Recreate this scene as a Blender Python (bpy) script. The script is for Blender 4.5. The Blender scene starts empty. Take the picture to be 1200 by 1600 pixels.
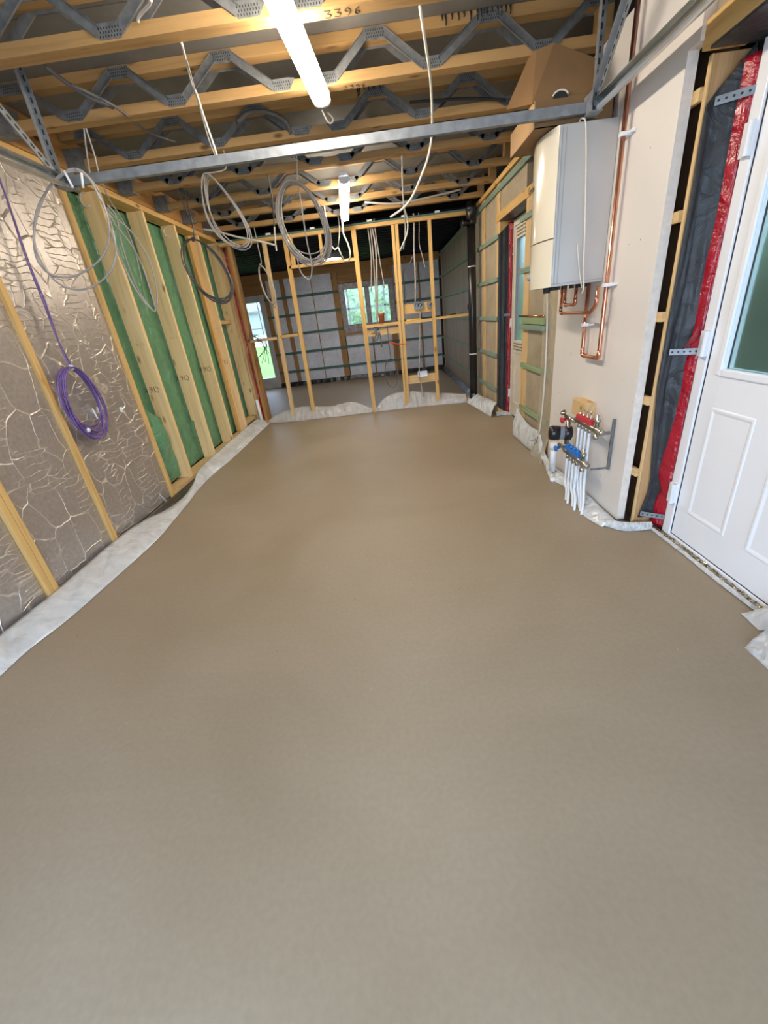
import bpy, bmesh, math, random
from mathutils import Vector, Matrix, noise

# ------------------------------------------------------------------ camera, world, exposure
SC = bpy.context.scene
COL = SC.collection
F_PX = 636.05
ROT = ((0.9940060611, -0.0020983714, -0.1093048366),      # camera right / down / forward in room axes
       (-0.0994174849, -0.4332488102, -0.8957743199),
       (-0.0454765232, 0.9012719153, -0.4308605581))
CAM = Vector((0, 0, 1.28))
cd = bpy.data.cameras.new('camera')
cd.sensor_fit = 'HORIZONTAL'; cd.sensor_width = 36; cd.lens = F_PX * 36 / 1200; cd.clip_start = .05; cd.clip_end = 200
cam = bpy.data.objects.new('camera', cd); COL.objects.link(cam)
r, d, f = [Vector(v) for v in ROT]
m = Matrix((r, -d, -f)).transposed().to_4x4(); m.translation = CAM
cam.matrix_world = m
SC.camera = cam

W = bpy.data.worlds.new('sky'); SC.world = W; W.use_nodes = True
bg = W.node_tree.nodes['Background']
bg.inputs[0].default_value = (0.58, 0.75, 1.0, 1); bg.inputs[1].default_value = 3.1
SC.view_settings.view_transform = 'Standard'; SC.view_settings.look = 'None'
SC.view_settings.gamma = 1; SC.view_settings.use_curve_mapping = False
SC.view_settings.exposure = 1.3
LAMP = 30.0          # emission of the two tube fittings
RLAMP = 25.0          # round lamp in the back room

random.seed(5)

def at(px, py, X=None, Y=None, Z=None):
    """room point seen at photo pixel (px,py) lying on the given room plane"""
    a, b = (px - 600) / F_PX, (py - 800) / F_PX
    v = Vector([ROT[0][i] * a + ROT[1][i] * b + ROT[2][i] for i in range(3)])
    if X is not None: t = X / v.x
    elif Y is not None: t = Y / v.y
    else: t = (Z - CAM.z) / v.z
    return CAM + v * t

# ------------------------------------------------------------------ mesh helper
class MB:
    def __init__(s): s.v = []; s.f = []; s.m = []
    def add(s, vs, fs, mi=0):
        n = len(s.v); s.v += [Vector(v) for v in vs]
        for q in fs: s.f.append([n + i for i in q]); s.m.append(mi)
        return s
    def box(s, x0, x1, y0, y1, z0, z1, mi=0):
        if x0 > x1: x0, x1 = x1, x0
        if y0 > y1: y0, y1 = y1, y0
        if z0 > z1: z0, z1 = z1, z0
        return s.add([(x0,y0,z0),(x1,y0,z0),(x1,y1,z0),(x0,y1,z0),(x0,y0,z1),(x1,y0,z1),(x1,y1,z1),(x0,y1,z1)],
              [(0,3,2,1),(4,5,6,7),(0,1,5,4),(1,2,6,5),(2,3,7,6),(3,0,4,7)], mi)
    def beam(s, a, b, w, h, up=(0,0,1), mi=0):
        """box from a to b, w across, h along up"""
        a, b = Vector(a), Vector(b); t = (b - a).normalized(); up = Vector(up)
        sx = t.cross(up)
        if sx.length < 1e-4: sx = t.cross(Vector((1,0,0)))
        sx.normalize(); u = sx.cross(t).normalized()
        vs = []
        for p in (a, b):
            for i, j in ((-1,-1),(1,-1),(1,1),(-1,1)): vs.append(p + sx * (i * w / 2) + u * (j * h / 2))
        return s.add(vs, [(3,2,1,0),(4,5,6,7),(0,1,5,4),(1,2,6,5),(2,3,7,6),(3,0,4,7)], mi)
    def prism(s, pts, off, mi=0):
        pts = [Vector(p) for p in pts]; off = Vector(off); n = len(pts)
        return s.add(pts + [p + off for p in pts],
              [list(range(n))[::-1], list(range(n, 2*n))] + [(i, (i+1) % n, n + (i+1) % n, n + i) for i in range(n)], mi)
    def tube(s, pts, rad, n=8, mi=0, caps=True):
        pts = [Vector(p) for p in pts]; N = len(pts)
        rr = rad if isinstance(rad, (list, tuple)) else [rad] * N
        t0 = (pts[1] - pts[0]).normalized()
        u = t0.orthogonal().normalized(); vs = []; prev = t0
        for i, p in enumerate(pts):
            t = (pts[min(i+1, N-1)] - pts[max(i-1, 0)])
            t = t.normalized() if t.length > 1e-9 else prev
            q = prev.rotation_difference(t); u = q @ u; u = (u - t * u.dot(t)).normalized(); w = t.cross(u); prev = t
            for k in range(n):
                a = 2 * math.pi * k / n
                vs.append(p + (u * math.cos(a) + w * math.sin(a)) * rr[i])
        fs = [(i*n+k, i*n+(k+1) % n, (i+1)*n+(k+1) % n, (i+1)*n+k) for i in range(N-1) for k in range(n)]
        if caps: fs += [list(range(n))[::-1], list(range((N-1)*n, N*n))]
        return s.add(vs, fs, mi)
    def cyl(s, a, b, rad, n=20, mi=0): return s.tube([a, b], rad, n, mi)
    def lathe(s, o, ax, prof, n=24, mi=0):
        """prof: (distance along axis, radius)"""
        o, ax = Vector(o), Vector(ax).normalized(); u = ax.orthogonal().normalized(); w = ax.cross(u); vs = []
        for h, rd in prof:
            for k in range(n):
                a = 2*math.pi*k/n; vs.append(o + ax*h + (u*math.cos(a) + w*math.sin(a))*rd)
        N = len(prof)
        fs = [(i*n+k, i*n+(k+1) % n, (i+1)*n+(k+1) % n, (i+1)*n+k) for i in range(N-1) for k in range(n)]
        fs += [list(range(n))[::-1], list(range((N-1)*n, N*n))]
        return s.add(vs, fs, mi)
    def grid(s, fn, nu, nv, mi=0):
        vs = [fn(i/nu, j/nv) for j in range(nv+1) for i in range(nu+1)]
        return s.add(vs, [(j*(nu+1)+i, j*(nu+1)+i+1, (j+1)*(nu+1)+i+1, (j+1)*(nu+1)+i) for j in range(nv) for i in range(nu)], mi)
    def build(s, name, mats, parent=None, smooth=False, bevel=0, solid=0, origin=None):
        if not isinstance(mats, (list, tuple)): mats = [mats]
        lo = Vector([min(v[i] for v in s.v) for i in range(3)]); hi = Vector([max(v[i] for v in s.v) for i in range(3)])
        o = Vector(origin) if origin is not None else (Vector(((lo.x+hi.x)/2, (lo.y+hi.y)/2, lo.z)) if parent is None else parent['_o_v'] if '_o_v' in parent else Vector(parent.location))
        if parent is not None and origin is None: o = world_loc(parent)
        me = bpy.data.meshes.new(name)
        me.from_pydata([v - o for v in s.v], [], s.f)
        for mt in mats: me.materials.append(mt)
        for p, mi in zip(me.polygons, s.m): p.material_index = mi; p.use_smooth = smooth
        me.update()
        bm = bmesh.new(); bm.from_mesh(me); bmesh.ops.recalc_face_normals(bm, faces=bm.faces); bm.to_mesh(me); bm.free()
        ob = bpy.data.objects.new(name, me); COL.objects.link(ob)
        if parent is not None:
            ob.parent = parent; ob.location = o - world_loc(parent)
        else: ob.location = o
        if bevel:
            b = ob.modifiers.new('edge', 'BEVEL'); b.width = bevel; b.segments = 2; b.limit_method = 'ANGLE'; b.angle_limit = .6
        if solid:
            b = ob.modifiers.new('thick', 'SOLIDIFY'); b.thickness = solid; b.offset = 0
        return ob

def world_loc(o):
    v = Vector(o.location)
    while o.parent is not None: o = o.parent; v += Vector(o.location)
    return v

def tag(o, label=None, cat=None, group=None, kind=None):
    if label: o['label'] = label
    if cat: o['category'] = cat
    if group: o['group'] = group
    if kind: o['kind'] = kind
    return o
def thing(name, loc, label, cat, group=None):
    o = bpy.data.objects.new(name, None); COL.objects.link(o); o.location = loc; o.empty_display_size = .1
    return tag(o, label, cat, group)
def struct(o): o['kind'] = 'structure'; return o
def sthing(name, loc):
    o = bpy.data.objects.new(name, None); COL.objects.link(o); o.location = loc; return struct(o)
def dup(root, delta, label=None, group=None):
    c = root.copy(); COL.objects.link(c); c.location = root.location + Vector(delta)
    if label: c['label'] = label
    if group: c['group'] = group
    for ch in list(root.children):
        k = ch.copy(); COL.objects.link(k); k.parent = c
        for g in list(ch.children):
            q = g.copy(); COL.objects.link(q); q.parent = k
    return c

# ------------------------------------------------------------------ materials
def newmat(name):
    mt = bpy.data.materials.new(name); mt.use_nodes = True
    nt = mt.node_tree; return mt, nt, nt.nodes['Principled BSDF']
def N(nt, t, **kw):
    n = nt.nodes.new(t)
    for k, v in kw.items():
        if k in n.inputs: n.inputs[k].default_value = v
        else: setattr(n, k, v)
    return n
def col(c): return (c[0], c[1], c[2], 1)
def coords(nt, scale=(1,1,1), rnd=False):
    tc = N(nt, 'ShaderNodeTexCoord'); mp = N(nt, 'ShaderNodeMapping'); mp.inputs['Scale'].default_value = scale
    nt.links.new(tc.outputs['Object'], mp.inputs['Vector'])
    if rnd:
        oi = N(nt, 'ShaderNodeObjectInfo'); mu = N(nt, 'ShaderNodeVectorMath', operation='SCALE')
        cx = N(nt, 'ShaderNodeCombineXYZ', X=37.0, Y=71.0, Z=53.0)
        nt.links.new(cx.outputs[0], mu.inputs[0]); nt.links.new(oi.outputs['Random'], mu.inputs['Scale'])
        nt.links.new(mu.outputs[0], mp.inputs['Location'])
    return mp.outputs[0]
def ramp(nt, fac, stops):
    rp = N(nt, 'ShaderNodeValToRGB'); nt.links.new(fac, rp.inputs[0]); e = rp.color_ramp.elements
    while len(e) < len(stops): e.new(.5)
    for el, (p, c) in zip(e, stops): el.position = p; el.color = col(c) if len(c) == 3 else c
    return rp.outputs[0]
def mixc(nt, fac, a, b, mode='MIX'):
    mx = N(nt, 'ShaderNodeMix', data_type='RGBA', blend_type=mode)
    for s, v in ((0, fac), (6, a), (7, b)):
        if hasattr(v, 'links') or hasattr(v, 'is_linked'): nt.links.new(v, mx.inputs[s])
        else: mx.inputs[s].default_value = v if isinstance(v, (int, float)) else col(v)
    return mx.outputs[2]
def bump(nt, b, h, s, dist=.01):
    bp = N(nt, 'ShaderNodeBump', Strength=s, Distance=dist); nt.links.new(h, bp.inputs['Height']); nt.links.new(bp.outputs[0], b.inputs['Normal'])

def plain(name, c, rough=.5, metal=0, var=.08, scale=6, bmp=0, spec=.5, coat=0):
    mt, nt, b = newmat(name); v = coords(nt, rnd=True)
    n = N(nt, 'ShaderNodeTexNoise', Scale=scale, Detail=6); nt.links.new(v, n.inputs[0])
    c2 = [max(0, x * (1 - var*2)) for x in c]; c3 = [min(1, x * (1 + var)) for x in c]
    nt.links.new(ramp(nt, n.outputs[0], [(.3, c2), (.7, c3)]), b.inputs['Base Color'])
    b.inputs['Roughness'].default_value = rough; b.inputs['Metallic'].default_value = metal
    b.inputs['Specular IOR Level'].default_value = spec; b.inputs['Coat Weight'].default_value = coat
    if bmp: bump(nt, b, n.outputs[0], bmp)
    return mt

def wood(name, light, dark, axis, rough=.62):
    mt, nt, b = newmat(name)
    sc = [14, 14, 14]; sc['xyz'.index(axis)] = .9
    v = coords(nt, sc, rnd=True)
    n = N(nt, 'ShaderNodeTexNoise', Scale=1.6, Detail=7, Roughness=.6, Distortion=.6); nt.links.new(v, n.inputs[0])
    c = ramp(nt, n.outputs[0], [(.3, dark), (.5, light), (.75, [x*1.08 for x in light])])
    s2 = [3.2, 3.2, 3.2]; s2['xyz'.index(axis)] = 1.3
    v2 = coords(nt, s2, rnd=True)
    vo = N(nt, 'ShaderNodeTexVoronoi', Scale=2.2); nt.links.new(v2, vo.inputs['Vector'])
    k = ramp(nt, vo.outputs['Distance'], [(.05, (1,1,1)), (.13, (0,0,0))])
    c = mixc(nt, k, c, [x*.42 for x in dark])
    n3 = N(nt, 'ShaderNodeTexNoise', Scale=1.1, Detail=2); nt.links.new(coords(nt, (1,1,1), rnd=True), n3.inputs[0])
    c = mixc(nt, ramp(nt, n3.outputs[0], [(.35, (0,0,0)), (.75, (.35,.35,.35))]), c, [light[0]*.85, light[1]*.72, light[2]*.55])
    nt.links.new(c, b.inputs['Base Color']); b.inputs['Roughness'].default_value = rough
    b.inputs['Specular IOR Level'].default_value = .25
    bump(nt, b, n.outputs[0], .25, .004)
    return mt

PINE = ((.70, .45, .17), (.50, .27, .075))
PALE = ((.72, .50, .25), (.56, .36, .14))
BROWN = ((.46, .25, .09), (.28, .13, .04))
M = {}
for ax in 'xyz':
    M['pine_'+ax] = wood('pine_'+ax, *PINE, ax); M['pale_'+ax] = wood('pale_pine_'+ax, *PALE, ax); M['brown_'+ax] = wood('brown_timber_'+ax, *BROWN, ax)
M['studz'] = wood('stud_pine', (.93, .67, .35), (.78, .51, .22), 'z')
M['joist'] = wood('joist_pine', (.43, .265, .11), (.31, .175, .06), 'x')
M['teal'] = wood('teal_treated', (.25, .35, .29), (.17, .26, .215), 'y')
M['tealx'] = wood('teal_treated_x', (.10, .19, .165), (.07, .13, .115), 'x')
M['mossy'] = wood('green_treated', (.30, .40, .22), (.20, .28, .14), 'y')
M['galv'] = plain('galvanised_steel', (.29, .31, .33), .42, .45, .12, 25)
M['galvd'] = plain('dull_galvanised', (.19, .195, .195), .5, .3, .15, 30)
M['track'] = plain('bright_track_steel', (.66, .67, .65), .25, .85, .08, 9)
M['copper'] = plain('copper', (.78, .36, .24), .25, 1, .14, 20)
M['brass'] = plain('nickel_brass', (.62, .60, .55), .22, 1, .1, 30)
M['steelr'] = plain('manifold_rail', (.33, .29, .25), .3, .9, .1, 20)
M['white'] = plain('white_upvc', (.93, .94, .97), .3, 0, .01, 4)
M['cream'] = plain('cream_upvc', (.74, .68, .56), .4, 0, .04, 4)
M['whitep'] = plain('white_plastic', (.85, .87, .90), .35, 0, .03, 5)
M['tubew'] = plain('pipe_white', (.80, .86, .92), .35, 0, .03, 5)
M['black'] = plain('black_plastic', (.012, .012, .014), .3, 0, .1, 8, spec=.6)
M['blackm'] = plain('black_matt', (.02, .02, .02), .7, 0, .1, 8)
M['red'] = plain('red_plastic', (.62, .03, .05), .4, 0, .05, 8)
M['blue'] = plain('blue_plastic', (.02, .19, .60), .4, 0, .05, 8)
M['greyp'] = plain('grey_plastic', (.33, .35, .38), .4, 0, .05, 8)
M['cable'] = plain('grey_cable', (.40, .37, .34), .45, 0, .1, 12)
M['cabled'] = plain('dark_cable', (.12, .115, .11), .45, 0, .1, 12)
M['cablew'] = plain('white_cable', (.78, .72, .62), .45, 0, .05, 12)
M['purple'] = plain('purple_cable', (.17, .10, .31), .4, 0, .2, 12)
M['orange'] = plain('orange_wire', (.75, .08, .02), .5, 0, .05, 12)
M['card'] = plain('cardboard', (.25, .14, .058), .8, 0, .07, 5)  # box body and flaps: brown darkened to paint in their shade
M['card_lit'] = plain('cardboard_lit', (.50, .31, .15), .8, 0, .06, 5)  # same cardboard, paler: lamplight on the end panel painted in
M['casing'] = plain('grey_casing', (.54, .535, .52), .34, .2, .04, 3)
M['cover'] = plain('cream_cover', (.76, .70, .57), .16, 0, .03, 3, spec=.5, coat=.3)
M['ink'] = plain('ink', (.035, .025, .02), .8)
M['yellow'] = plain('yellow_level', (.85, .55, .03), .4)
M['tape'] = plain('silver_tape', (.55, .55, .55), .35, .6, .25, 60)
M['edgefoam'] = plain('white_edge_foam', (.66, .67, .66), .6, 0, .15, 30, .6)
M['tan'] = None
M['jamb'] = wood('jamb_pine', (.60,.36,.17), (.46,.25,.10), 'z')
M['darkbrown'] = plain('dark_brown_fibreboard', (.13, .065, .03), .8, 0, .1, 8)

# plasterboard: pink-beige ivory face with scuffs
def m_plaster():
    mt, nt, b = newmat('plasterboard_face'); v = coords(nt)
    n = N(nt, 'ShaderNodeTexNoise', Scale=1.6, Detail=5); nt.links.new(v, n.inputs[0])
    c = ramp(nt, n.outputs[0], [(.3, (.72,.675,.63)), (.7, (.78,.73,.68))])
    vo = N(nt, 'ShaderNodeTexVoronoi', Scale=9.0); nt.links.new(v, vo.inputs['Vector'])
    c = mixc(nt, ramp(nt, vo.outputs['Distance'], [(.03, (1,1,1)), (.045, (0,0,0))]), c, (.30,.25,.22))
    nt.links.new(c, b.inputs['Base Color']); b.inputs['Roughness'].default_value = .75
    return mt
M['plaster'] = m_plaster()
M['plaster_edge'] = plain('plaster_core', (.86, .76, .66), .9, 0, .06, 30, .3)

def m_foil():
    mt, nt, b = newmat('foil_facing'); v = coords(nt, rnd=True)
    dn = N(nt, 'ShaderNodeTexNoise', Scale=5.0, Detail=3); nt.links.new(v, dn.inputs[0])
    dv = N(nt, 'ShaderNodeMix', data_type='RGBA', blend_type='LINEAR_LIGHT'); dv.inputs[0].default_value = .045
    nt.links.new(v, dv.inputs[6]); nt.links.new(dn.outputs['Color'], dv.inputs[7])
    def cracks(scale, w, sz):
        mp = N(nt, 'ShaderNodeMapping'); mp.inputs['Scale'].default_value = sz; nt.links.new(dv.outputs[2], mp.inputs[0])
        vo = N(nt, 'ShaderNodeTexVoronoi', feature='DISTANCE_TO_EDGE', Scale=scale, Randomness=.62); nt.links.new(mp.outputs[0], vo.inputs['Vector'])
        return ramp(nt, vo.outputs['Distance'], [(0, (1,1,1)), (w, (0,0,0))])
    a = cracks(6.0, .029, (1, 1.0, .75)); a2 = cracks(15, .06, (1, .3, 1.7))
    ms = N(nt, 'ShaderNodeTexNoise', Scale=3.5, Detail=2); nt.links.new(v, ms.inputs[0])
    mk = ramp(nt, ms.outputs[0], [(.44, (.12,.12,.12)), (.58, (1,1,1))]); mk2 = ramp(nt, ms.outputs[0], [(.40, (.8,.8,.8)), (.52, (0,0,0))])
    cr = mixc(nt, 1.0, mixc(nt, 1.0, a, mk, 'MULTIPLY'), mixc(nt, 1.0, a2, mk2, 'MULTIPLY'), 'ADD')
    fn = N(nt, 'ShaderNodeTexNoise', Scale=45, Detail=5); nt.links.new(v, fn.inputs[0])
    base = ramp(nt, fn.outputs[0], [(.3, (.46,.42,.39)), (.7, (.58,.53,.49))])
    sp = N(nt, 'ShaderNodeTexVoronoi', Scale=14); nt.links.new(v, sp.inputs['Vector'])
    base = mixc(nt, ramp(nt, sp.outputs['Distance'], [(.05, (1,1,1)), (.09, (0,0,0))]), base, (.75,.73,.70))
    nt.links.new(mixc(nt, cr, base, (.98,.90,.80)), b.inputs['Base Color'])
    b.inputs['Metallic'].default_value = .72; b.inputs['Roughness'].default_value = .40
    h = mixc(nt, .25, cr, fn.outputs[0]); bump(nt, b, h, .8, .008)
    return mt
M['foil'] = m_foil()

def m_screed():
    mt, nt, b = newmat('wet_screed'); v = coords(nt)
    n = N(nt, 'ShaderNodeTexNoise', Scale=.9, Detail=4, Distortion=.7); nt.links.new(v, n.inputs[0])
    n2 = N(nt, 'ShaderNodeTexNoise', Scale=60, Detail=6); nt.links.new(v, n2.inputs[0])
    c = ramp(nt, n.outputs[0], [(.3, (.295,.228,.150)), (.52, (.335,.263,.180)), (.78, (.375,.305,.222))])
    c = mixc(nt, .12, c, n2.outputs[0], 'OVERLAY')
    vo = N(nt, 'ShaderNodeTexVoronoi', Scale=5.5); nt.links.new(v, vo.inputs['Vector'])
    c = mixc(nt, ramp(nt, vo.outputs['Distance'], [(.012, (1,1,1)), (.02, (0,0,0))]), c, (.13,.11,.09))
    vo2 = N(nt, 'ShaderNodeTexVoronoi', Scale=8.3); nt.links.new(v, vo2.inputs['Vector'])
    c = mixc(nt, ramp(nt, vo2.outputs['Distance'], [(.012, (.7,.7,.7)), (.02, (0,0,0))]), c, (.62,.57,.48))
    # trowel arcs
    mp = N(nt, 'ShaderNodeMapping'); mp.inputs['Scale'].default_value = (.35, 1, 1); nt.links.new(v, mp.inputs[0])
    wv = N(nt, 'ShaderNodeTexWave', wave_type='RINGS', Scale=2.6, Distortion=5, Detail=3); wv.inputs['Detail Scale'].default_value = .6
    nt.links.new(mp.outputs[0], wv.inputs[0])
    nm = N(nt, 'ShaderNodeTexNoise', Scale=.8); nt.links.new(v, nm.inputs[0])
    aw = mixc(nt, 1.0, ramp(nt, wv.outputs[0], [(.78, (0,0,0)), (.97, (.025,.025,.025))]), ramp(nt, nm.outputs[0], [(.42, (0,0,0)), (.6, (1,1,1))]), 'MULTIPLY')
    c = mixc(nt, aw, c, (.5,.43,.33))
    nt.links.new(c, b.inputs['Base Color'])
    nt.links.new(ramp(nt, n.outputs[0], [(.3, (.42,)*3), (.7, (.56,)*3)]), b.inputs['Roughness'])
    b.inputs['Specular IOR Level'].default_value = .3
    bump(nt, b, n2.outputs[0], .06, .003)
    return mt
M['screed'] = m_screed()

def m_board(name, c1, c2, streak=(1,1,1), marks=0):
    mt, nt, b = newmat(name); v = coords(nt, streak, rnd=True)
    n = N(nt, 'ShaderNodeTexNoise', Scale=4, Detail=6, Roughness=.6); nt.links.new(v, n.inputs[0])
    c = ramp(nt, n.outputs[0], [(.3, c1), (.7, c2)])
    if marks:
        wv = N(nt, 'ShaderNodeTexNoise', Scale=16, Detail=4, Distortion=2.5); nt.links.new(coords(nt, (1,1,1.6), rnd=True), wv.inputs[0])
        c = mixc(nt, ramp(nt, wv.outputs[0], [(.57, (0,0,0)), (.68, (marks,)*3)]), c, [x*.45 for x in c1])
    nt.links.new(c, b.inputs['Base Color']); b.inputs['Roughness'].default_value = .55; b.inputs['Specular IOR Level'].default_value = .4
    bump(nt, b, n.outputs[0], .2, .004)
    return mt
M['tan'] = m_board('tan_insulation_board', (.36,.29,.19), (.50,.42,.31), (1,1,1), .25)
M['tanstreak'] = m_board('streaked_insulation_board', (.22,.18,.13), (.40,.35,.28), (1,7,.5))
M['foamwhite'] = m_board('silver_white_insulation', (.68,.68,.71), (.88,.88,.92), (1,1,1), .6)
M['deck'] = m_board('grey_film_deck', (.115,.11,.10), (.175,.165,.15), (1,1,1))
M['darkwall'] = m_board('dark_wall', (.02,.02,.022), (.04,.04,.045))  # near-black tone of the outer wall shell

def m_sheet(name, c, alpha, rough=.2, sheen=(1,1,1), folds=.6, spec=.8):
    mt, nt, b = newmat(name); v = coords(nt)
    n = N(nt, 'ShaderNodeTexNoise', Scale=7, Detail=5, Distortion=1.6); nt.links.new(v, n.inputs[0])
    nt.links.new(ramp(nt, n.outputs[0], [(.3, [x*.75 for x in c]), (.7, c)]), b.inputs['Base Color'])
    b.inputs['Roughness'].default_value = rough; b.inputs['Specular IOR Level'].default_value = spec
    b.inputs['Alpha'].default_value = alpha
    bump(nt, b, n.outputs[0], folds, .03)
    return mt
M['poly'] = m_sheet('clear_polythene', (.86,.86,.86), .38, .12, folds=.5)
M['polyw'] = m_sheet('milky_polythene', (.86,.88,.88), .78, .16, folds=.3)
M['polyt'] = m_sheet('tan_polythene', (.70,.64,.50), .55)
M['green'] = m_sheet('green_membrane', (.13,.36,.20), 1, .3, folds=1)
M['dpcgrey'] = m_sheet('grey_damp_course', (.045,.048,.052), 1, .4, folds=.5, spec=.35)
M['dpcred'] = m_sheet('red_membrane', (.44,.006,.025), 1, .22, folds=.9)
M['backmem'] = m_sheet('black_ceiling_membrane', (.010,.011,.022), 1, .5, folds=.5, spec=.1)
M['blackpoly'] = m_sheet('black_polythene', (.02,.02,.022), 1, .3)

def m_emit(name, c, s):
    mt = bpy.data.materials.new(name); mt.use_nodes = True; nt = mt.node_tree; nt.nodes.clear()
    e = N(nt, 'ShaderNodeEmission'); e.inputs[0].default_value = col(c); e.inputs[1].default_value = s
    o = N(nt, 'ShaderNodeOutputMaterial'); nt.links.new(e.outputs[0], o.inputs[0]); return mt
M['tube'] = m_emit('lamp_diffuser', (1, .88, .72), LAMP)
M['rlamp'] = m_emit('round_lamp_diffuser', (1, .93, .84), RLAMP)

def m_glass(name, c, rough, alpha):
    mt, nt, b = newmat(name)
    b.inputs['Base Color'].default_value = col(c); b.inputs['Roughness'].default_value = rough
    b.inputs['Transmission Weight'].default_value = 1 if rough > .05 else 0
    b.inputs['Alpha'].default_value = alpha; b.inputs['IOR'].default_value = 1.3
    return mt
M['glass'] = m_glass('clear_glass', (.9,.95,.95), .02, .12)
def m_frost():
    mt, nt, b = newmat('frosted_glass')
    b.inputs['Base Color'].default_value = (.42,.52,.48,1); b.inputs['Roughness'].default_value = .28
    b.inputs['Transmission Weight'].default_value = .9; b.inputs['IOR'].default_value = 1.2
    n = N(nt, 'ShaderNodeTexNoise', Scale=90, Detail=2); nt.links.new(coords(nt, (1,1,.7)), n.inputs[0]); bump(nt, b, n.outputs[0], .35, .003)
    return mt
M['frost'] = m_frost()
def m_leaf(name, a, bb, sc):
    mt, nt, b = newmat(name)
    n = N(nt, 'ShaderNodeTexNoise', Scale=sc, Detail=8, Roughness=.7); nt.links.new(coords(nt), n.inputs[0])
    nt.links.new(ramp(nt, n.outputs[0], [(.35, a), (.65, bb)]), b.inputs['Base Color']); b.inputs['Roughness'].default_value = .8
    return mt
M['grass'] = m_leaf('lawn_grass', (.09,.27,.025), (.18,.40,.055), 12)
M['leaf'] = m_leaf('hedge_leaves', (.03,.09,.03), (.30,.42,.24), 7)
M['paving'] = plain('drive_concrete', (.42,.40,.37), .9, 0, .1, 3)
M['render'] = plain('white_render', (.8,.82,.84), .8)

# ------------------------------------------------------------------ setting
XL, XR = -2.074, 1.30     # stud face left, batten face right
YB, YP = 10.24, 6.17      # back wall, stud partition
# floor: screed slab, edges run under the polythene upstands
mb = MB()
mb.grid(lambda u, v: Vector((-4.0 + 5.47*u, -.95 + 11.25*v, 0)), 24, 40)
fl = mb.build('floor', M['screed'], origin=(0,0,0)); struct(fl)
MB().box(-4.0, 1.47, -.95, 10.3, -.12, -.004).build('floor', M['screed']).__setitem__('kind', 'structure')
struct(MB().box(-2.5, -2.262, -1.0, 6.72, -.1, 2.66).build('wall_left', M['darkwall']))
struct(MB().box(-4.2, -2.23, 6.66, 6.74, -.1, 2.66).build('wall_left', M['darkwall']))
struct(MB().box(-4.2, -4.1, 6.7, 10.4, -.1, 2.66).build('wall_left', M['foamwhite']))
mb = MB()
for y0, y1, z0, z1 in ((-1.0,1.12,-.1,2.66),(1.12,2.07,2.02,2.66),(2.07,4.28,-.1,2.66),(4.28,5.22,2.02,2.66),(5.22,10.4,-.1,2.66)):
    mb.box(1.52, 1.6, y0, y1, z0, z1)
struct(mb.build('wall_right', M['darkwall']))
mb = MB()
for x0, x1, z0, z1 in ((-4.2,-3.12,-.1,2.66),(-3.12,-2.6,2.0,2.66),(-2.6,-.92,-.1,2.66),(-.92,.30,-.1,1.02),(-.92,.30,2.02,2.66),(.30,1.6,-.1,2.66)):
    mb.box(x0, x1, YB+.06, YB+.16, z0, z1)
struct(mb.build('wall_back', M['darkwall']))
mb = MB(); mb.box(-2.5, -1.75, -1.05, -.95, -.1, 2.66); mb.box(1.25, 1.6, -1.05, -.95, -.1, 2.66); mb.box(-1.75, 1.25, -1.05, -.95, 2.10, 2.66)
struct(mb.build('wall_front', M['render']))
mb = MB()
for k in range(10): mb.box(-4.2, 1.6, -1.05 + 1.2*k, .146 + 1.2*k, 2.622, 2.66)
struct(mb.build('ceiling', M['deck'], bevel=.002))

# ---- outdoors
mb = MB(); mb.grid(lambda u, v: Vector((-40+80*u, 10.42+34*v, -.14+.86*min(1, v/.2))), 4, 10)
tag(mb.build('lawn', M['grass']), 'bright green lawn outside the back window and glazed door', 'lawn', kind='stuff')
struct(MB().box(-40, 40, -12, 10.4, -.3, -.2).build('ground', M['paving']))
def hedge(x0, x1, y, h, seed, label, dy=1.2):
    mb = MB(); n = 60
    def fn(u, v):
        a = math.pi * v; x = x0 + (x1-x0)*u
        p = Vector((x, y - dy*math.cos(a)*1.0, -.12 + h*math.sin(a)**.6))
        k = noise.fractal(Vector((x*1.3, p.y*1.3+seed, p.z*1.3)), .8, 2.2, 5)
        return p + Vector((k*.3, k*.35, k*.55*math.sin(a)))
    mb.grid(fn, n, 26); return tag(mb.build('hedge', M['leaf'], smooth=True), label, 'hedge')
hedge(-2.2, 9, 20.5, 2.9, 1, 'dark leafy hedge seen through the back window')
hedge(-16, -2.8, 24, 3.0, 7, 'distant hedge seen through the top of the glazed back door')
mb = MB()
def fnh(u, v):
    a = math.pi*v; y = -1 + 8*u; p = Vector((3.6 - 1.0*math.cos(a), y, -.12 + 2.6*math.sin(a)**.6))
    k = noise.fractal(p*1.4, .8, 2.2, 5); return p + Vector((k*.3, k*.3, k*.4*math.sin(a)))
mb.grid(fnh, 50, 24); tag(mb.build('hedge', M['leaf'], smooth=True), 'hedge close outside the frosted side door', 'hedge')
t = thing('garden_shelter', (-.9, 15.0, .44), 'dark open timber shelter on the lawn outside the back window', 'shelter')
mb = MB()
for x in (-1.7, -1.1, -.5, .1): mb.box(x-.03, x+.03, 15.0, 15.06, .45, 2.3)
for z in (1.62, 2.3): mb.box(-1.73, .13, 15.0, 15.06, z-.03, z+.03)
mb.build('frame', M['galvd'], t); MB().prism([(-1.8,14.8,2.3),(.2,14.8,2.3),(.2,15.6,2.5),(-1.8,15.6,2.5)], (0,0,.05)).build('roof', M['galvd'], t); MB().box(-1.35,-1.1,15.06,15.1,1.72,2.0).build('panel', M['white'], t)
tag(MB().box(-12, -2.2, 17.5, 17.7, .725, 1.14).build('garden_wall', M['render']), 'low white garden wall beyond the lawn, seen through the glazed back door', 'garden wall')
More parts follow.
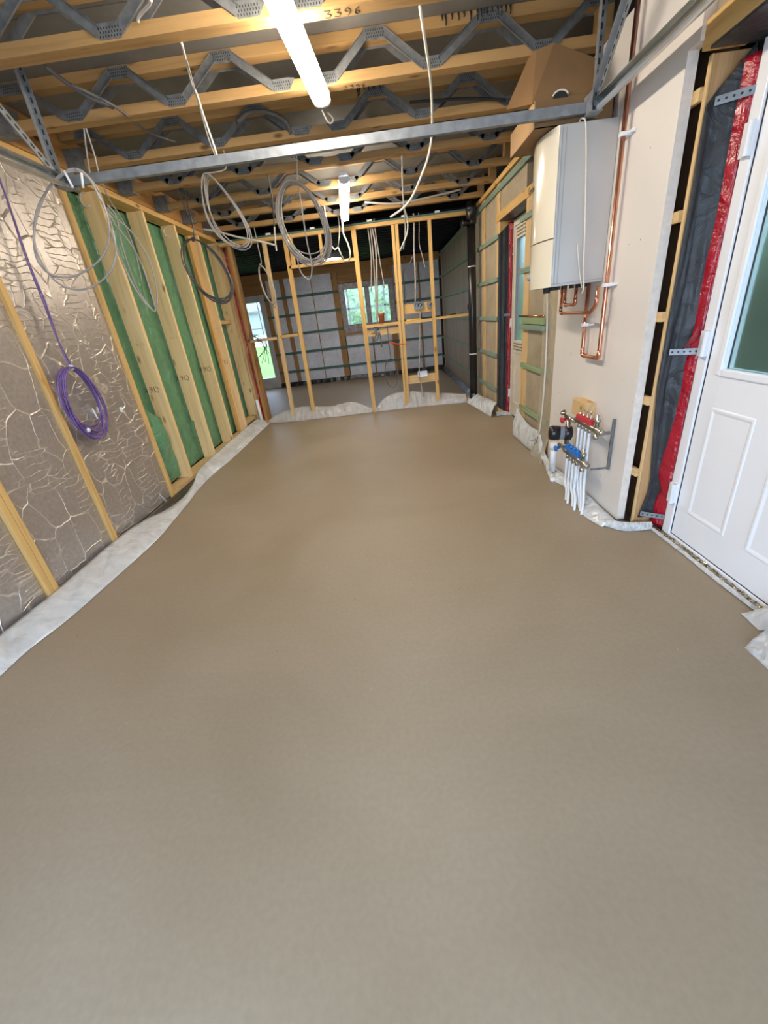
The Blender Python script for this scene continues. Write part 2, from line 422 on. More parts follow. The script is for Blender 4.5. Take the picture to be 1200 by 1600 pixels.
t = thing('shed', (-6, 20, .73), 'grey-roofed outbuilding behind the white garden wall', 'shed')
MB().box(-6.8, -5.2, 19.2, 21, .73, 2.0).build('wall', M['greyp'], t)
MB().prism([(-7,19,2.0),(-5.0,19,2.0),(-5.0,20.2,2.5),(-7,20.2,2.5)], (0,0,.06)).build('roof', M['galvd'], t)

# ------------------------------------------------------------------ left wall: foil boards and battens
segs = [(.70,1.30,'nearest the camera, at the left picture edge'), (1.30,1.915,'left of the doubled timber batten'), (1.995,2.55,'between the doubled batten and the single batten'), (2.59,3.43,'behind the purple cable coil, beside the green membrane')]
for y0, y1, w in segs:
    def fn(u, v, y0=y0, y1=y1):
        y = y0 + (y1-y0)*u; z = .02 + 2.35*v
        return Vector((-2.098 + .004*noise.noise(Vector((y*4, z*4, 3))), y, z))
    mb = MB(); mb.grid(fn, 16, 50); mb.box(-2.19, -2.106, y0, y1, .02, 2.37)
    tag(mb.build('foil_insulation_board', M['foil'], smooth=True), 'creased silver-brown foil-faced insulation board ' + w, 'insulation board', 'foil boards on the left wall')
for y0, y1, w in ((1.918,1.954,'doubled yellow pine batten on the foil, left one of the pair'), (1.957,1.993,'doubled yellow pine batten on the foil, right one of the pair'),
                  (2.552,2.59,'single yellow pine batten on the foil just left of the purple coil'), (3.432,3.468,'narrow pine batten at the joint of foil and green membrane')):
    tag(MB().box(-2.102, XL, y0, y1, .0, 2.374).build('wall_batten', M['pine_z'], bevel=.002), w, 'batten', 'vertical battens on the left wall')
# plates
tag(MB().box(-2.22, XL, 3.472, 6.60, .0, .045).build('bottom_plate', M['pale_y'], bevel=.002), 'pale pine bottom plate carrying the left wall studs', 'timber plate')
tag(MB().box(-2.22, XL+.006, .4, 6.62, 2.375, 2.419).build('top_plate', M['pine_y'], bevel=.002), 'long pine top plate over the left wall studs', 'timber plate')
tag(MB().box(-2.10, -2.055, .4, 6.6, 2.4195, 2.62).build('rim_board', M['brown_y'], bevel=.002), 'orange-brown rim board above the left wall top plate', 'timber board')
# green membrane
def fn(u, v):
    y = 3.47 + 3.17*u; z = .05 + 2.32*v
    k = noise.fractal(Vector((y*2.1, z*1.0, 1.5)), .9, 2.1, 4); k2 = abs(noise.noise(Vector((y*5+z*2.6, z*2.2-y, 7))))
    return Vector((-2.244 + .008*k + .022*k2*(1 - .5*v), y, z))
mb = MB(); mb.grid(fn, 150, 110)
tag(mb.build('green_membrane', M['green'], smooth=True), 'crumpled green plastic membrane behind the left wall studs', 'membrane')
def loose(u, v):
    y = 3.52 + .34*u; z = .08 + .75*v*(1-.25*u)
    return Vector((-2.17 + .05*math.sin(u*3.1)*math.sin(v*3.0) + .03*noise.noise(Vector((y*9, z*5, 2))), y, z))
mb = MB(); mb.grid(loose, 22, 30); tag(mb.build('membrane_flap', M['green'], smooth=True), 'loose torn flap of green membrane at the foot of the first stud bay', 'membrane')
tag(MB().tube([at(225,752,X=-2.12), at(263,786,X=-2.095)], .009).build('plastic_conduit', M['whitep'], smooth=True), 'short white conduit leaning at the bottom of the green membrane', 'conduit')

# ---- handwriting strokes
GL = {'3':[[(0,1),(.7,1),(.3,.6),(.75,.4),(.5,0),(0,.1)]], '9':[[(.7,.8),(.4,1),(.05,.75),(.35,.5),(.7,.8),(.65,.3),(.4,0)]],
      '6':[[(.6,1),(.15,.6),(.1,.2),(.4,0),(.7,.25),(.4,.5),(.12,.3)]], 'G':[[(.7,.9),(.3,1),(0,.5),(.3,0),(.7,.15),(.7,.45),(.4,.45)]],
      'C':[[(.7,.85),(.35,1),(0,.5),(.35,0),(.7,.15)]], '1':[[(.1,.75),(.35,1),(.35,0)]], 'K':[[(0,1),(0,0)],[(.65,1),(.05,.45),(.65,0)]],
      'D':[[(0,0),(0,1),(.5,.85),(.65,.5),(.5,.12),(0,0)]], 'e':[[(.05,.3),(.55,.35),(.35,.6),(.05,.4),(.2,0),(.6,.12)]], 'n':[[(0,0),(.05,.55)],[(.05,.4),(.3,.6),(.5,.4),(.5,0)]],
      'r':[[(0,0),(.05,.55)],[(.03,.35),(.4,.6)]], 'o':[[(.3,.6),(0,.3),(.25,0),(.55,.3),(.3,.6)]], '4':[[(.5,0),(.5,1),(0,.35),(.75,.35)]], 'I':[[(.2,0),(.2,1)]],
      'E':[[(.6,1),(0,1),(0,0),(.6,0)],[(0,.5),(.5,.5)]], '0':[[(.3,1),(0,.5),(.3,0),(.6,.5),(.3,1)]], ' ':[]}
def write(txt, o, ux, uy, h, r_, name, mat, parent, adv=.95):
    o, ux, uy = Vector(o), Vector(ux).normalized(), Vector(uy).normalized(); x = 0
    for ch in txt:
        mb = MB()
        for st in GL[ch]: mb.tube([o + ux*(x + p[0]*h*.8) + uy*(p[1]*h) for p in st], r_, 4)
        if mb.v: mb.build(name, mat, parent)
        x += h*adv*.9

# ---- studs, left wall
studs = [(3.85,'first full one right of the foil boards, with stamped marks'), (4.492,'second full stud, notched low down'), (5.12,'third full stud of the left wall'),
         (5.722,'fourth full stud of the left wall'), (6.32,'fifth full stud, beside the white floor pipe')]
for i, (y, w) in enumerate(studs):
    mb = MB()
    if i == 1:
        mb.prism([(XL,y,.045),(-2.200,y,.045),(-2.200,y,.42),(-2.190,y,.47),(-2.2165,y,.49),(-2.2165,y,2.375),(XL,y,2.375)], (0,.038,0))
    else: mb.box(-2.2165, XL, y, y+.038, .045, 2.375)
    so = mb.build('wall_stud', M['studz'], bevel=.0025)
    tag(so, 'left wall stud, ' + w, 'stud', 'studs of the left wall')
    if i < 4:
        write('C16 K'[:5], (XL-.01-.02, y-.001, .93+.02*i), (-1,0,.04), (0,0,-1), .052, .0026, 'printed_letter', M['ink'], so, .62)
        write('E10', (XL-.03, y-.001, 1.30+.03*i), (-1,0,0), (0,0,-1), .022, .0008, 'printed_letter', M['ink'], so, 1.4)
tag(MB().box(-2.205, -2.165, 5.66, 5.72, .05, 2.37).build('nailing_batten', M['pine_z'], bevel=.002), 'orange pine batten nailed beside the fourth left wall stud', 'batten')
tag(MB().box(-2.205, -2.13, 5.762, 6.318, 1.42, 1.465).build('stud_noggin', M['pale_y'], bevel=.002), 'small pale noggin between the last two left wall studs', 'noggin')
tag(MB().box(-2.205, -2.09, 5.762, 6.318, .10, .14).build('stud_noggin', M['pale_y'], bevel=.002), 'low pale noggin just above the plate by the white floor pipe', 'noggin')
tag(MB().box(-2.15, -2.05, 6.36, 6.47, .0, 2.375).build('corner_post', M['pale_z'], bevel=.003), 'pale pine corner post right of the last left wall stud', 'post')
tag(MB().box(-2.06, -2.03, 6.475, 6.49, .0, 2.40).build('red_membrane_strip', M['dpcred']), 'thin red membrane strip down the left corner post', 'membrane strip')
tag(MB().box(-2.04, -1.95, 6.50, 6.60, .0, 2.42).build('corner_post', M['brown_z'], bevel=.003), 'reddish-brown corner post at the left end of the partition', 'post')
def hook(px, py, Y, w):
    c = at(px, py, Y=Y); pts = [c + Vector((.035*math.cos(a), 0, .045*math.sin(a))) for a in [math.radians(k) for k in range(70, 330, 20)]]
    o = MB().tube(pts, .007, 6).build('cable_hook', M['cablew'], smooth=True); tag(o, 'white C-shaped cable hook ' + w, 'hook', 'cable hooks on the left studs')
hook(133, 312, 3.835, 'on the first stud under the track end'); hook(261, 363, 5.105, 'near the top of the third stud'); hook(333, 390, 6.305, 'near the top of the fifth stud')

# ------------------------------------------------------------------ metal-web joists
def web_path(nodes, y, mb, w=.038):
    """zig-zag pressed steel strip in the plane y through alternating top/bottom nodes"""
    zt, zb = 2.592, 2.450
    for i in range(len(nodes)-1):
        (x0, k0), (x1, k1) = nodes[i], nodes[i+1]
        z0 = zt if k0 else zb; z1 = zt if k1 else zb
        s = 1 if x1 > x0 else -1
        a = Vector((x0 + s*.045, y, z0)); b = Vector((x1 - s*.045, y, z1)); t = (b-a).normalized(); n = Vector((-t.z, 0, t.x))
        mb.prism([a + n*w/2, b + n*w/2, b - n*w/2, a - n*w/2], (0,.002,0))
        mb.prism([a + n*w/2, b + n*w/2, b + n*(w/2-.002), a + n*(w/2-.002)], (0,-.007 if y < .01 else .007,0))
        mb.prism([a - n*w/2, b - n*w/2, b - n*(w/2-.002), a - n*(w/2-.002)], (0,-.007 if y < .01 else .007,0))
def plate(x, top, y, mb):
    if top: pts = [(x-.075,y,2.572),(x-.055,y,2.616),(x+.055,y,2.616),(x+.075,y,2.572),(x+.045,y,2.566),(x-.045,y,2.566)]
    else: pts = [(x-.078,y,2.470),(x-.045,y,2.427),(x+.045,y,2.427),(x+.078,y,2.470),(x+.04,y,2.476),(x-.04,y,2.476)]
    mb.prism(pts, (0,.0022,0))
    for r_ in range(3):
        for c_ in range(8):
            zz = (2.580 if top else 2.436) + r_*.012; xx = x - .042 + c_*.012 + (r_ % 2)*.005
            yy = y - .0012 if y < .01 else y + .0022
            mb.box(xx-.002, xx+.002, yy, yy+.0012, zz-.0035, zz+.0035, 1)
def make_joist():
    root = thing('metal_web_joist', (-.35, .036, 2.42), '', 'joist', 'metal-web ceiling joists')
    MB().box(-2.05, 1.32, 0, .072, 2.42, 2.467).build('bottom_chord', M['joist'], root, bevel=.002)
    MB().box(-2.05, 1.32, 0, .072, 2.575, 2.6215).build('top_chord', M['joist'], root, bevel=.002)
    chains = [[(-1.87,1),(-1.58,0),(-1.27,1)], [(-1.27,1),(-1.0,0),(-.71,1)], [(-.71,1),(-.42,0)], [(-.17,0),(.10,1),(.385,0)], [(.385,0),(.69,1),(.97,0)], [(.97,0),(1.24,1)]]
    for y in (-.0025, .0725):
        for ch in chains:
            mb = MB(); web_path(ch, y, mb)
            for (x, k) in ch: 
                if (x, k) != ch[0] or ch is chains[0] or x == -.17: plate(x, k, y, mb)
            mb.build('metal_web', [M['galvd'], M['blackm']], root)
    MB().box(-2.052, -1.93, -.006, .078, 2.412, 2.53).build('hanger', M['galvd'], root)
    MB().box(1.25, 1.318, 0, .072, 2.467, 2.575).build('end_block', M['joist'], root)
    return root
J = make_joist()
jy = [2.362, 2.960, 3.560, 4.148, 4.757, 5.330, 5.908]
jl = ['nearest of the seven, with handwritten 3396 under it', 'second of the seven, with handwritten 3396 under it', 'third of the seven, just beyond the near tube light',
      'fourth of the seven, above the largest cable coil', 'fifth of the seven, under the start of the far tube light', 'sixth of the seven, second last before the stud partition', 'last of the seven, nearest the stud partition']
joists = []
for i, y in enumerate(jy):
    o = J if i == 0 else dup(J, (0, y - jy[0], 0))
    if i == 0: J.location.y = .036
    joists.append(o); o['label'] = 'metal-webbed ceiling joist, ' + jl[i]
base = J.location.copy()
for i, y in enumerate(jy): joists[i].location = (base.x, y + .036, base.z)
def jwrite(txt, x, ywide, j, h):
    write(txt, (x, ywide, 2.4192), (1,0,0), (0,-1,0), h, .0013, 'handwritten_digit', M['ink'], j, 1.0)
bpy.context.view_layer.update()
jwrite('3396', at(507,22,Z=2.42).x, 2.425, joists[0], .045)
jwrite('3396', at(537,135,Z=2.42).x, 3.022, joists[1], .036)
# glue drips on the top chords
for ji, (xa, xb) in ((0,(-.05,.28)), (1,(.45,.80)), (2,(-.02,.15)), (3,(.3,.6)), (4,(.35,.95))):
    mb = MB(); y = jy[ji] - .003; x = xa
    while x < xb:
        L = random.uniform(.012,.04); mb.tube([(x,y,2.618),(x+.002,y,2.618-L*.6),(x,y-.001,2.618-L)], [.006,.003,.0035], 5); x += random.uniform(.012,.035)
    mb.build('glue_drips', M['blackm'], joists[ji], smooth=True)['kind'] = 'stuff'

# ------------------------------------------------------------------ tube lights
def tube_light(p0, p1, w, label):
    p0, p1 = Vector(p0), Vector(p1); c = (p0+p1)/2; t = (p1-p0).normalized()
    root = thing('tube_light', (c.x, c.y, 2.345), label, 'ceiling light', 'tube lights under the joists')
    MB().beam(p0 + Vector((0,0,.03)), p1 + Vector((0,0,.03)), w*.8, .03).build('body', M['white'], root, bevel=.003)
    s = t.cross(Vector((0,0,1)))
    prof = [(-w/2,.022),(-w/2,-.012),(-w*.36,-.026),(0,-.031),(w*.36,-.026),(w/2,-.012),(w/2,.022)]
    MB().prism([p0 + t*.02 + s*a + Vector((0,0,b)) for a, b in prof], t*((p1-p0).length-.04)).build('diffuser', M['tube'], root)
    for q, sg in ((p0, 1), (p1, -1)):
        MB().prism([q + s*a*1.03 + Vector((0,0,b*1.05)) for a, b in prof], t*sg*.02).build('end_cap', M['white'], root)
    return root
tube_light((-.315,1.55,2.371), (-.213,2.975,2.371), .09, 'long glowing tube light close overhead, cut by the top picture edge')
tube_light((-.216,4.38,2.372), (-.335,5.87,2.372), .09, 'small glowing tube light farther away, above the partition door gap')
c = at(519, 399, Z=2.36)
root = thing('round_lamp', (c.x, c.y, 2.33), 'round glowing ceiling lamp in the dark back room', 'ceiling light')
MB().lathe((c.x, c.y, 2.30), (0,0,1), [(0,.16),(.02,.175),(.06,.18),(.11,.17)], 32).build('ring', M['greyp'], root, smooth=True)
MB().lathe((c.x, c.y, 2.27), (0,0,1), [(0,.02),(.004,.10),(.02,.145),(.035,.155)], 32).build('diffuser', M['rlamp'], root, smooth=True)

# ------------------------------------------------------------------ garage door track
CY, CZ = 2.68, 2.096
root = thing('garage_door_track', (-.2, CY, CZ-.03), 'galvanised garage door track frame: crossbar, two side rails, hangers and braces', 'garage door track')
mb = MB(); x0, x1 = at(108,284,Y=CY).x, at(926,174,Y=CY).x
mb.prism([(x0, CY+a, CZ+b) for a, b in ((0,-.021),(.03,-.021),(.03,-.019),(.002,-.019),(.002,.019),(.03,.019),(.03,.021),(0,.021))], (x1-x0, 0, 0))
mb.build('crossbar', M['galv'], root)
def track(x, s):
    mb = MB(); pr = []
    for k in range(-140, 141, 14): a = math.radians(k); pr.append((-.028*math.cos(a)*s, .030*math.sin(a)))
    for k in range(140, -141, -14): a = math.radians(k); pr.append((-.0255*math.cos(a)*s, .0275*math.sin(a)))
    mb.prism([Vector((x+a, .15, CZ-.005+b)) for a, b in pr], (0, CY-.12, 0))
    mb.box(x-.026*s, x-.029*s, .15, CY+.02, CZ+.0, CZ+.040)
    return mb.build('side_rail', M['track'], root, smooth=False, bevel=0)
XT0, XT1 = x0 - .01, x1 + .004
track(XT0, 1); track(XT1-.0, -1)
def perf(a, b, w, name, ax):
    """slotted angle"""
    a, b = Vector(a), Vector(b); mb = MB(); mb.beam(a, b, w, .003, ax)
    t = (b-a).normalized(); u = Vector(ax).normalized(); s = t.cross(u).normalized()
    mb.beam(a + s*w/2 - u*w*.4, b + s*w/2 - u*w*.4, .003, w*.8, ax)
    L = (b-a).length; k = .03
    while k < L - .03:
        mb.beam(a + t*k - u*.0022, a + t*(k+.022) - u*.0022, w*.22, .002, ax, 1); mb.beam(a + t*k + u*.0022, a + t*(k+.022) + u*.0022, w*.22, .002, ax, 1); k += .04
    return mb.build(name, [M['galv'], M['blackm']], root)
perf((XT0-.03, CY, CZ), (XT0-.03, CY, 2.60), .034, 'hanger', (0,1,0)); perf((XT1+.005, CY, CZ), (XT1+.005, CY, 2.60), .034, 'hanger', (0,1,0))
a = at(0,165,X=XT0-.02); perf((XT0-.02, CY-.05, CZ+.03), (XT0-.02, a.y-.22, a.z+.16), .04, 'brace', (1,0,0))
a = at(992,0,X=XT1); perf((XT1, CY-.04, CZ+.03), (XT1, a.y-.1, a.z+.16), .036, 'brace', (1,0,0))
for x in (XT0, XT1):
    mb = MB(); mb.box(x-.035, x+.02, CY-.06, CY+.035, CZ-.036, CZ-.032); mb.box(x-.037, x-.033, CY-.06, CY+.035, CZ-.036, CZ+.045); mb.box(x-.037, x+.03, CY+.03, CY+.034, CZ-.036, CZ+.045)
    for dy, dz in ((-.045,.0),(-.02,.02),(.01,-.01)): mb.cyl((x-.04, CY+dy, CZ+dz), (x-.03, CY+dy, CZ+dz), .008, 6)
    mb.build('corner_bracket', M['galv'], root)

# ------------------------------------------------------------------ right side, near: door 1
D1 = sthing('door_1', (1.49, 1.59, 0))
mb = MB()
mb.box(1.47,1.54,2.005,2.062,.0,2.03); mb.box(1.47,1.54,1.12,1.175,.0,2.03); mb.box(1.47,1.54,1.175,2.005,1.975,2.03); mb.box(1.47,1.54,1.175,2.005,.0,.02)
mb.build('door_frame', M['white'], D1, bevel=.003)
GY0, GY1, GZ0, GZ1 = 1.27, 1.905, .905, 1.86
mb = MB()
mb.box(1.482,1.53,GY1,2.0,.022,1.97); mb.box(1.482,1.53,1.18,GY0,.022,1.97); mb.box(1.482,1.53,GY0,GY1,.022,GZ0); mb.box(1.482,1.53,GY0,GY1,GZ1,1.97)
leaf = mb.build('door_leaf', M['white'], D1, bevel=.002)
mb = MB()
b0, b1 = .03, .016
for (ya, yb, za, zb) in ((GY1,GY1+b0,GZ0-b0,GZ1+b0),(GY0-b0,GY0,GZ0-b0,GZ1+b0),(GY0,GY1,GZ0-b0,GZ0),(GY0,GY1,GZ1,GZ1+b0)): mb.box(1.470,1.484,ya,yb,za,zb)
mb.build('glazing_bead', M['white'], leaf, bevel=.005)
MB().box(1.497,1.510,GY0,GY1,GZ0,GZ1).build('pane', M['frost'], leaf)
def raised(ya, yb, za, zb):
    mb = MB(); prof = [(0,0),(.006,.004),(.014,.004),(.03,-.002),(.045,-.004)]
    for i in range(len(prof)-1):
        (a, h), (b_, h2) = prof[i], prof[i+1]
        A = [(1.4815-h,ya+a,za+a),(1.4815-h,yb-a,za+a),(1.4815-h,yb-a,zb-a),(1.4815-h,ya+a,zb-a)]; B = [(1.4815-h2,ya+b_,za+b_),(1.4815-h2,yb-b_,za+b_),(1.4815-h2,yb-b_,zb-b_),(1.4815-h2,ya+b_,zb-b_)]
        mb.add(A+B, [(k,(k+1)%4,4+(k+1)%4,4+k) for k in range(4)])
    mb.add(B, [(0,1,2,3)]); mb.build('raised_panel', M['white'], leaf)
raised(1.665,1.92,.18,.735); raised(1.27,1.545,.18,.735)
mb = MB(); mb.box(1.4805,1.4822,2.0,2.005,.02,1.975); mb.box(1.4805,1.4822,1.18,2.003,1.970,1.975); mb.box(1.479,1.4822,1.18,2.003,.0,.022); mb.build('gasket', M['blackm'], D1)
for z in (.20, .95, 1.68):
    mb = MB(); mb.box(1.452,1.476,2.008,2.05,z,z+.11); mb.cyl((1.452,2.012,z),(1.452,2.012,z+.11),.011,12); mb.build('hinge', M['whitep'], D1, bevel=.002)
for z, ya in ((.02, 1.0), ): pass

# jamb timber, lintel, boards round door 1
tag(MB().box(1.356,1.515,2.150,2.165,.0,2.04).build('jamb_timber', M['jamb'], bevel=.003), 'orange timber door jamb partly covered by grey sheet, beside the plasterboard', 'timber jamb')
tag(MB().box(1.346,1.3555,2.148,2.168,.02,2.04).build('jamb_timber', M['pale_z'], bevel=.003), 'narrow pale stud edge behind the plasterboard edge by the white door', 'timber jamb')
tag(MB().box(1.30,1.46,.9,2.145,2.045,2.13).build('door_lintel', M['pine_y'], bevel=.003), 'orange timber lintel over the white side door', 'lintel')
tag(MB().box(1.325,1.38,.6,2.2,2.132,2.42).build('insulation_board', M['tan']), 'tan insulation board above the white side door lintel', 'insulation board')
tag(MB().box(1.305,1.50,.9,2.10,2.035,2.044).build('soffit_membrane', M['dpcgrey']), 'dark grey sheet under the lintel of the white side door', 'membrane')
def fn(u, v):
    top = 1.885 + .15*u; z = .06 + (top-.06)*v
    x0 = 1.350 + (.050*min(1, max(0, (.80-z)/.5)) if z > .22 else .050 - .03*(.22-z)/.16)
    return Vector((x0 + (1.470-x0)*u, 2.142 - .05*u*u - .010*abs(noise.noise(Vector((u*5, z*2.2, 3)))) - .005*math.sin(u*9+z), z))
mb = MB(); mb.grid(fn, 24, 90); tag(mb.build('grey_membrane', M['dpcgrey'], smooth=True, solid=.002), 'glossy grey sheet hanging on the jamb of the white side door', 'membrane')
def fn(u, v):
    z = .02 + 1.98*v; k = .25*math.sin(z*3.1) - .35*max(0, 1-abs(z-1.1)/.15) + .2*max(0, 1-abs(z-.55)/.3) - .5*max(0, 1-abs(z-.24)/.12)
    w = 1 + k; a = 1 - (1-u)*w
    return Vector((1.440 + .031*a, 2.128 - .062*a - .010*abs(noise.noise(Vector((u*4, z*5, 9)))) - .010*math.sin(u*3.14), z))
mb = MB(); mb.grid(fn, 14, 110); tag(mb.build('red_membrane', M['dpcred'], smooth=True, solid=.002), 'glossy red membrane strip between grey sheet and the white side door frame', 'membrane')
mb = MB(); mb.grid(lambda u, v: Vector((1.395+.07*u, 2.07-.02*math.sin(u*3+v*2)-.02*v, .985+.05*v+.06*u)), 8, 5); tag(mb.build('red_membrane_flap', M['dpcred'], smooth=True, solid=.002), 'small loose red flap sticking out above the middle hinge', 'membrane')
for z, w in ((1.875,'near the top of the white side door'), (.955,'by the middle hinge of the white side door'), (.075,'near the floor beside the white side door')):
    mb = MB(); A = Vector((1.372, 2.126, z+.015)); Bv = Vector((1.472, 2.055, z+.015)); mb.beam(A, Bv, .002, .028); nn = (Bv-A).cross(Vector((0,0,1))).normalized(); nn = nn if nn.y < 0 else -nn
    for k in range(5): q = A.lerp(Bv, .1+.19*k); mb.cyl(q+nn*.0012, q+nn*.002, .0045, 8, 1)
    tag(mb.build('strap_tie', [M['galv'], M['blackm']]), 'perforated metal strap tie ' + w, 'metal strap', 'strap ties on the door jamb')

# plasterboard sheet with step in near edge
pb = MB().prism([(1.285,3.36,.02),(1.285,3.36,2.42),(1.285,2.14,2.42),(1.285,2.14,2.075),(1.285,2.205,2.075),(1.285,2.205,.02)], (.044,0,0)).build('plasterboard_sheet', [M['plaster'], M['plaster_edge']])
for p in pb.data.polygons:
    if abs(p.normal.x) < .5: p.material_index = 1
tag(pb, 'large pinkish-white plasterboard sheet behind the boiler and copper pipes', 'plasterboard')
for k, z in enumerate((.33,.73,1.13,1.53,1.93,2.33)):
    tag(MB().box(1.330,1.352,2.165,3.30,z-.022,z+.022).build('wall_batten', M['pale_y'], bevel=.002),
        'plaster-splashed batten end behind the plasterboard edge, ' + ['lowest of six','second from the floor','third from the floor','fourth from the floor','fifth from the floor, beside the timber jamb top','topmost of six'][k], 'batten', 'battens behind the plasterboard')
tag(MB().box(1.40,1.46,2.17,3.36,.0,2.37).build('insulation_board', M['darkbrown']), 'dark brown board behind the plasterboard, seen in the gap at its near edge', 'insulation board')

# ------------------------------------------------------------------ right wall, far: boards, studs, battens, door 2
def rb(y0, y1, z0, z1, w, mt='tan', x=1.326): return tag(MB().box(x,1.40,y0,y1,z0,z1).build('insulation_board', M[mt]), w, 'insulation board')
rb(3.535,4.125,.0,2.37,'tan insulation board between boiler and the far door'); rb(4.32,5.165,2.125,2.37,'tan insulation board above the far door')
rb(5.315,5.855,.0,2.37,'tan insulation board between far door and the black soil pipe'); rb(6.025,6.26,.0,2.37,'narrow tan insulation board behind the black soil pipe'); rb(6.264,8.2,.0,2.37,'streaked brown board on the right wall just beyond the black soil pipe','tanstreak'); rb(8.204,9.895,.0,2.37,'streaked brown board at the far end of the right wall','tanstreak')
def rs(y0, y1, w, z1=2.42): tag(MB().box(1.318,1.46,y0,y1,.0,min(z1,2.374)).build('wall_stud', M['pale_z'], bevel=.002), w, 'stud', 'studs of the right wall')
rs(3.40,3.53,'pale stud right beside the left edge of the plasterboard'); rs(4.13,4.29,'pale stud at the near side of the far door', 2.044); rs(5.175,5.31,'pale stud at the far side of the far door'); rs(5.86,6.02,'pale stud just in front of the black soil pipe')
rs(9.9,9.98,'pale stud in the far right corner of the back room'); 
tag(MB().box(1.312,1.46,4.12,5.32,2.045,2.12).build('door_lintel', M['pine_y'], bevel=.003), 'timber lintel over the far door on the right', 'lintel')
tag(MB().box(1.305,1.505,4.29,5.17,2.036,2.044).build('soffit_membrane', M['dpcgrey']), 'dark sheet under the lintel of the far door', 'membrane')
tag(MB().box(1.30,1.45,3.4,6.3,2.375,2.419).build('top_plate', M['pine_y'], bevel=.002), 'pine top plate along the right wall above the far door', 'timber plate')
zs = [.30,.705,1.11,1.51,1.91,2.315]; nm = ['lowest','second lowest','third from the floor','fourth from the floor','fifth from the floor','topmost']
for k, z in enumerate(zs):
    if k == 5: tag(MB().box(1.298,1.318,3.37,6.4,z-.02,z+.025).build('wall_batten', M['teal'], bevel=.002), 'long teal treated batten above the far door, topmost on the right wall', 'batten', 'teal battens right'); 
    else:
        tag(MB().box(1.298,1.318,5.18,6.25,z-.02,z+.022).build('wall_batten', M['teal'], bevel=.002), 'teal treated batten between far door and soil pipe, ' + nm[k], 'batten', 'teal battens right')
        if k != 2: tag(MB().box(1.296,1.318,3.36,(4.24 if k < 3 else 4.40),z-.02,z+.022).build('wall_batten', M['mossy' if k < 2 else 'teal'], bevel=.002), 'green treated batten between boiler and far door, ' + nm[k], 'batten', 'teal battens right')
    tag(MB().box(1.303,1.3255,6.42,10.2,z-.02,z+.022).build('wall_batten', M['teal'], bevel=.002), 'dull teal batten on the right wall of the back room, ' + nm[k], 'batten', 'teal battens back right')
tag(MB().box(1.275,1.318,3.62,4.16,1.078,1.128).build('wall_batten', M['mossy'], bevel=.002), 'thick dark green batten block under the short copper pipe', 'batten')
tag(MB().box(1.280,1.318,3.60,4.26,1.028,1.07).build('wall_batten', M['teal'], bevel=.002), 'teal batten with a black end, under the dark green block', 'batten')
tag(MB().tube([(1.285,4.28,1.140),(1.285,3.62,1.140)], .009).build('copper_pipe', M['copper'], smooth=True), 'short horizontal copper pipe resting on the green batten', 'copper pipe')
# door 2
D2 = sthing('door_2', (1.48,4.75,0))
mb = MB(); mb.box(1.455,1.53,5.125,5.208,.0,2.03); mb.box(1.455,1.53,4.295,4.35,.0,2.03); mb.box(1.455,1.53,4.35,5.125,1.97,2.03); mb.build('door_frame', M['cream'], D2, bevel=.003)
mb = MB(); mb.box(1.465,1.52,5.045,5.12,.02,1.965); mb.box(1.465,1.52,4.355,4.43,.02,1.965); mb.box(1.465,1.52,4.43,5.045,1.85,1.965); mb.box(1.465,1.52,4.43,5.045,.74,.87); mb.box(1.465,1.52,4.43,5.045,.02,.18); mb.box(1.48,1.51,4.43,5.045,.18,.74)
for z0 in (.77, 1.87):
    for i in range(14):
        for j in range(3): mb.box(1.4635,1.4652,4.45+i*.045,4.475+i*.045,z0+j*.03,z0+j*.03+.015,1)
lf = mb.build('door_leaf', [M['cream'], M['blackm']], D2)
MB().box(1.485,1.495,4.43,5.045,.87,1.85).build('pane', M['frost'], lf)
mb = MB(); mb.box(1.462,1.485,5.028,5.045,.87,1.85); mb.box(1.462,1.485,4.43,4.447,.87,1.85); mb.build('grey_bead', M['greyp'], lf)
for z in (.22,1.0,1.72): MB().box(1.435,1.457,5.14,5.18,z,z+.10).build('hinge', M['whitep'], D2, bevel=.002)
tag(MB().box(1.32,1.51,5.172,5.20,.0,2.04).build('jamb_timber', M['pine_z'], bevel=.003), 'orange timber jamb on the far side of the far door', 'timber jamb')
def fn(u, v):
    z = .12 + 1.80*v + (.10*u if v > .97 else 0) - (.10*u if v < .03 else 0)
    return Vector((1.302 + .125*u, 5.165 - .012*abs(noise.noise(Vector((u*6, z*1.5, 1)))) - .006*math.sin(u*14), z))
mb = MB(); mb.grid(fn, 24, 60); tag(mb.build('grey_membrane', M['dpcgrey'], smooth=True, solid=.002), 'dark grey sheet hanging on the jamb of the far door', 'membrane')
mb = MB(); mb.grid(lambda u, v: Vector((1.415+.045*u, 5.155-.015*math.sin(u*3)-.008*noise.noise(Vector((u*3,v*20,1))), .02+2.0*v)), 8, 80)
tag(mb.build('red_membrane', M['dpcred'], smooth=True, solid=.002), 'red membrane strip beside the cream frame of the far door', 'membrane')
tag(MB().box(1.37,1.46,5.140,5.143,1.13,1.155).build('strap_tie', M['galv']), 'metal strap tie across the far door jamb sheet', 'metal strap')
# tan polythene beside plasterboard edge
def fn(u, v):
    y = 3.66 - .30*u; z = .0 + 1.50*v
    return Vector((1.290 - .006*math.sin(y*30+z*3) - .07*max(0,(.14-v)/.14), y - .05*max(0,(.14-v)/.14), z))
mb = MB(); mb.grid(fn, 20, 50); tag(mb.build('polythene_sheet', M['polyt'], smooth=True), 'clear tan-looking polythene hanging at the left edge of the plasterboard', 'polythene')

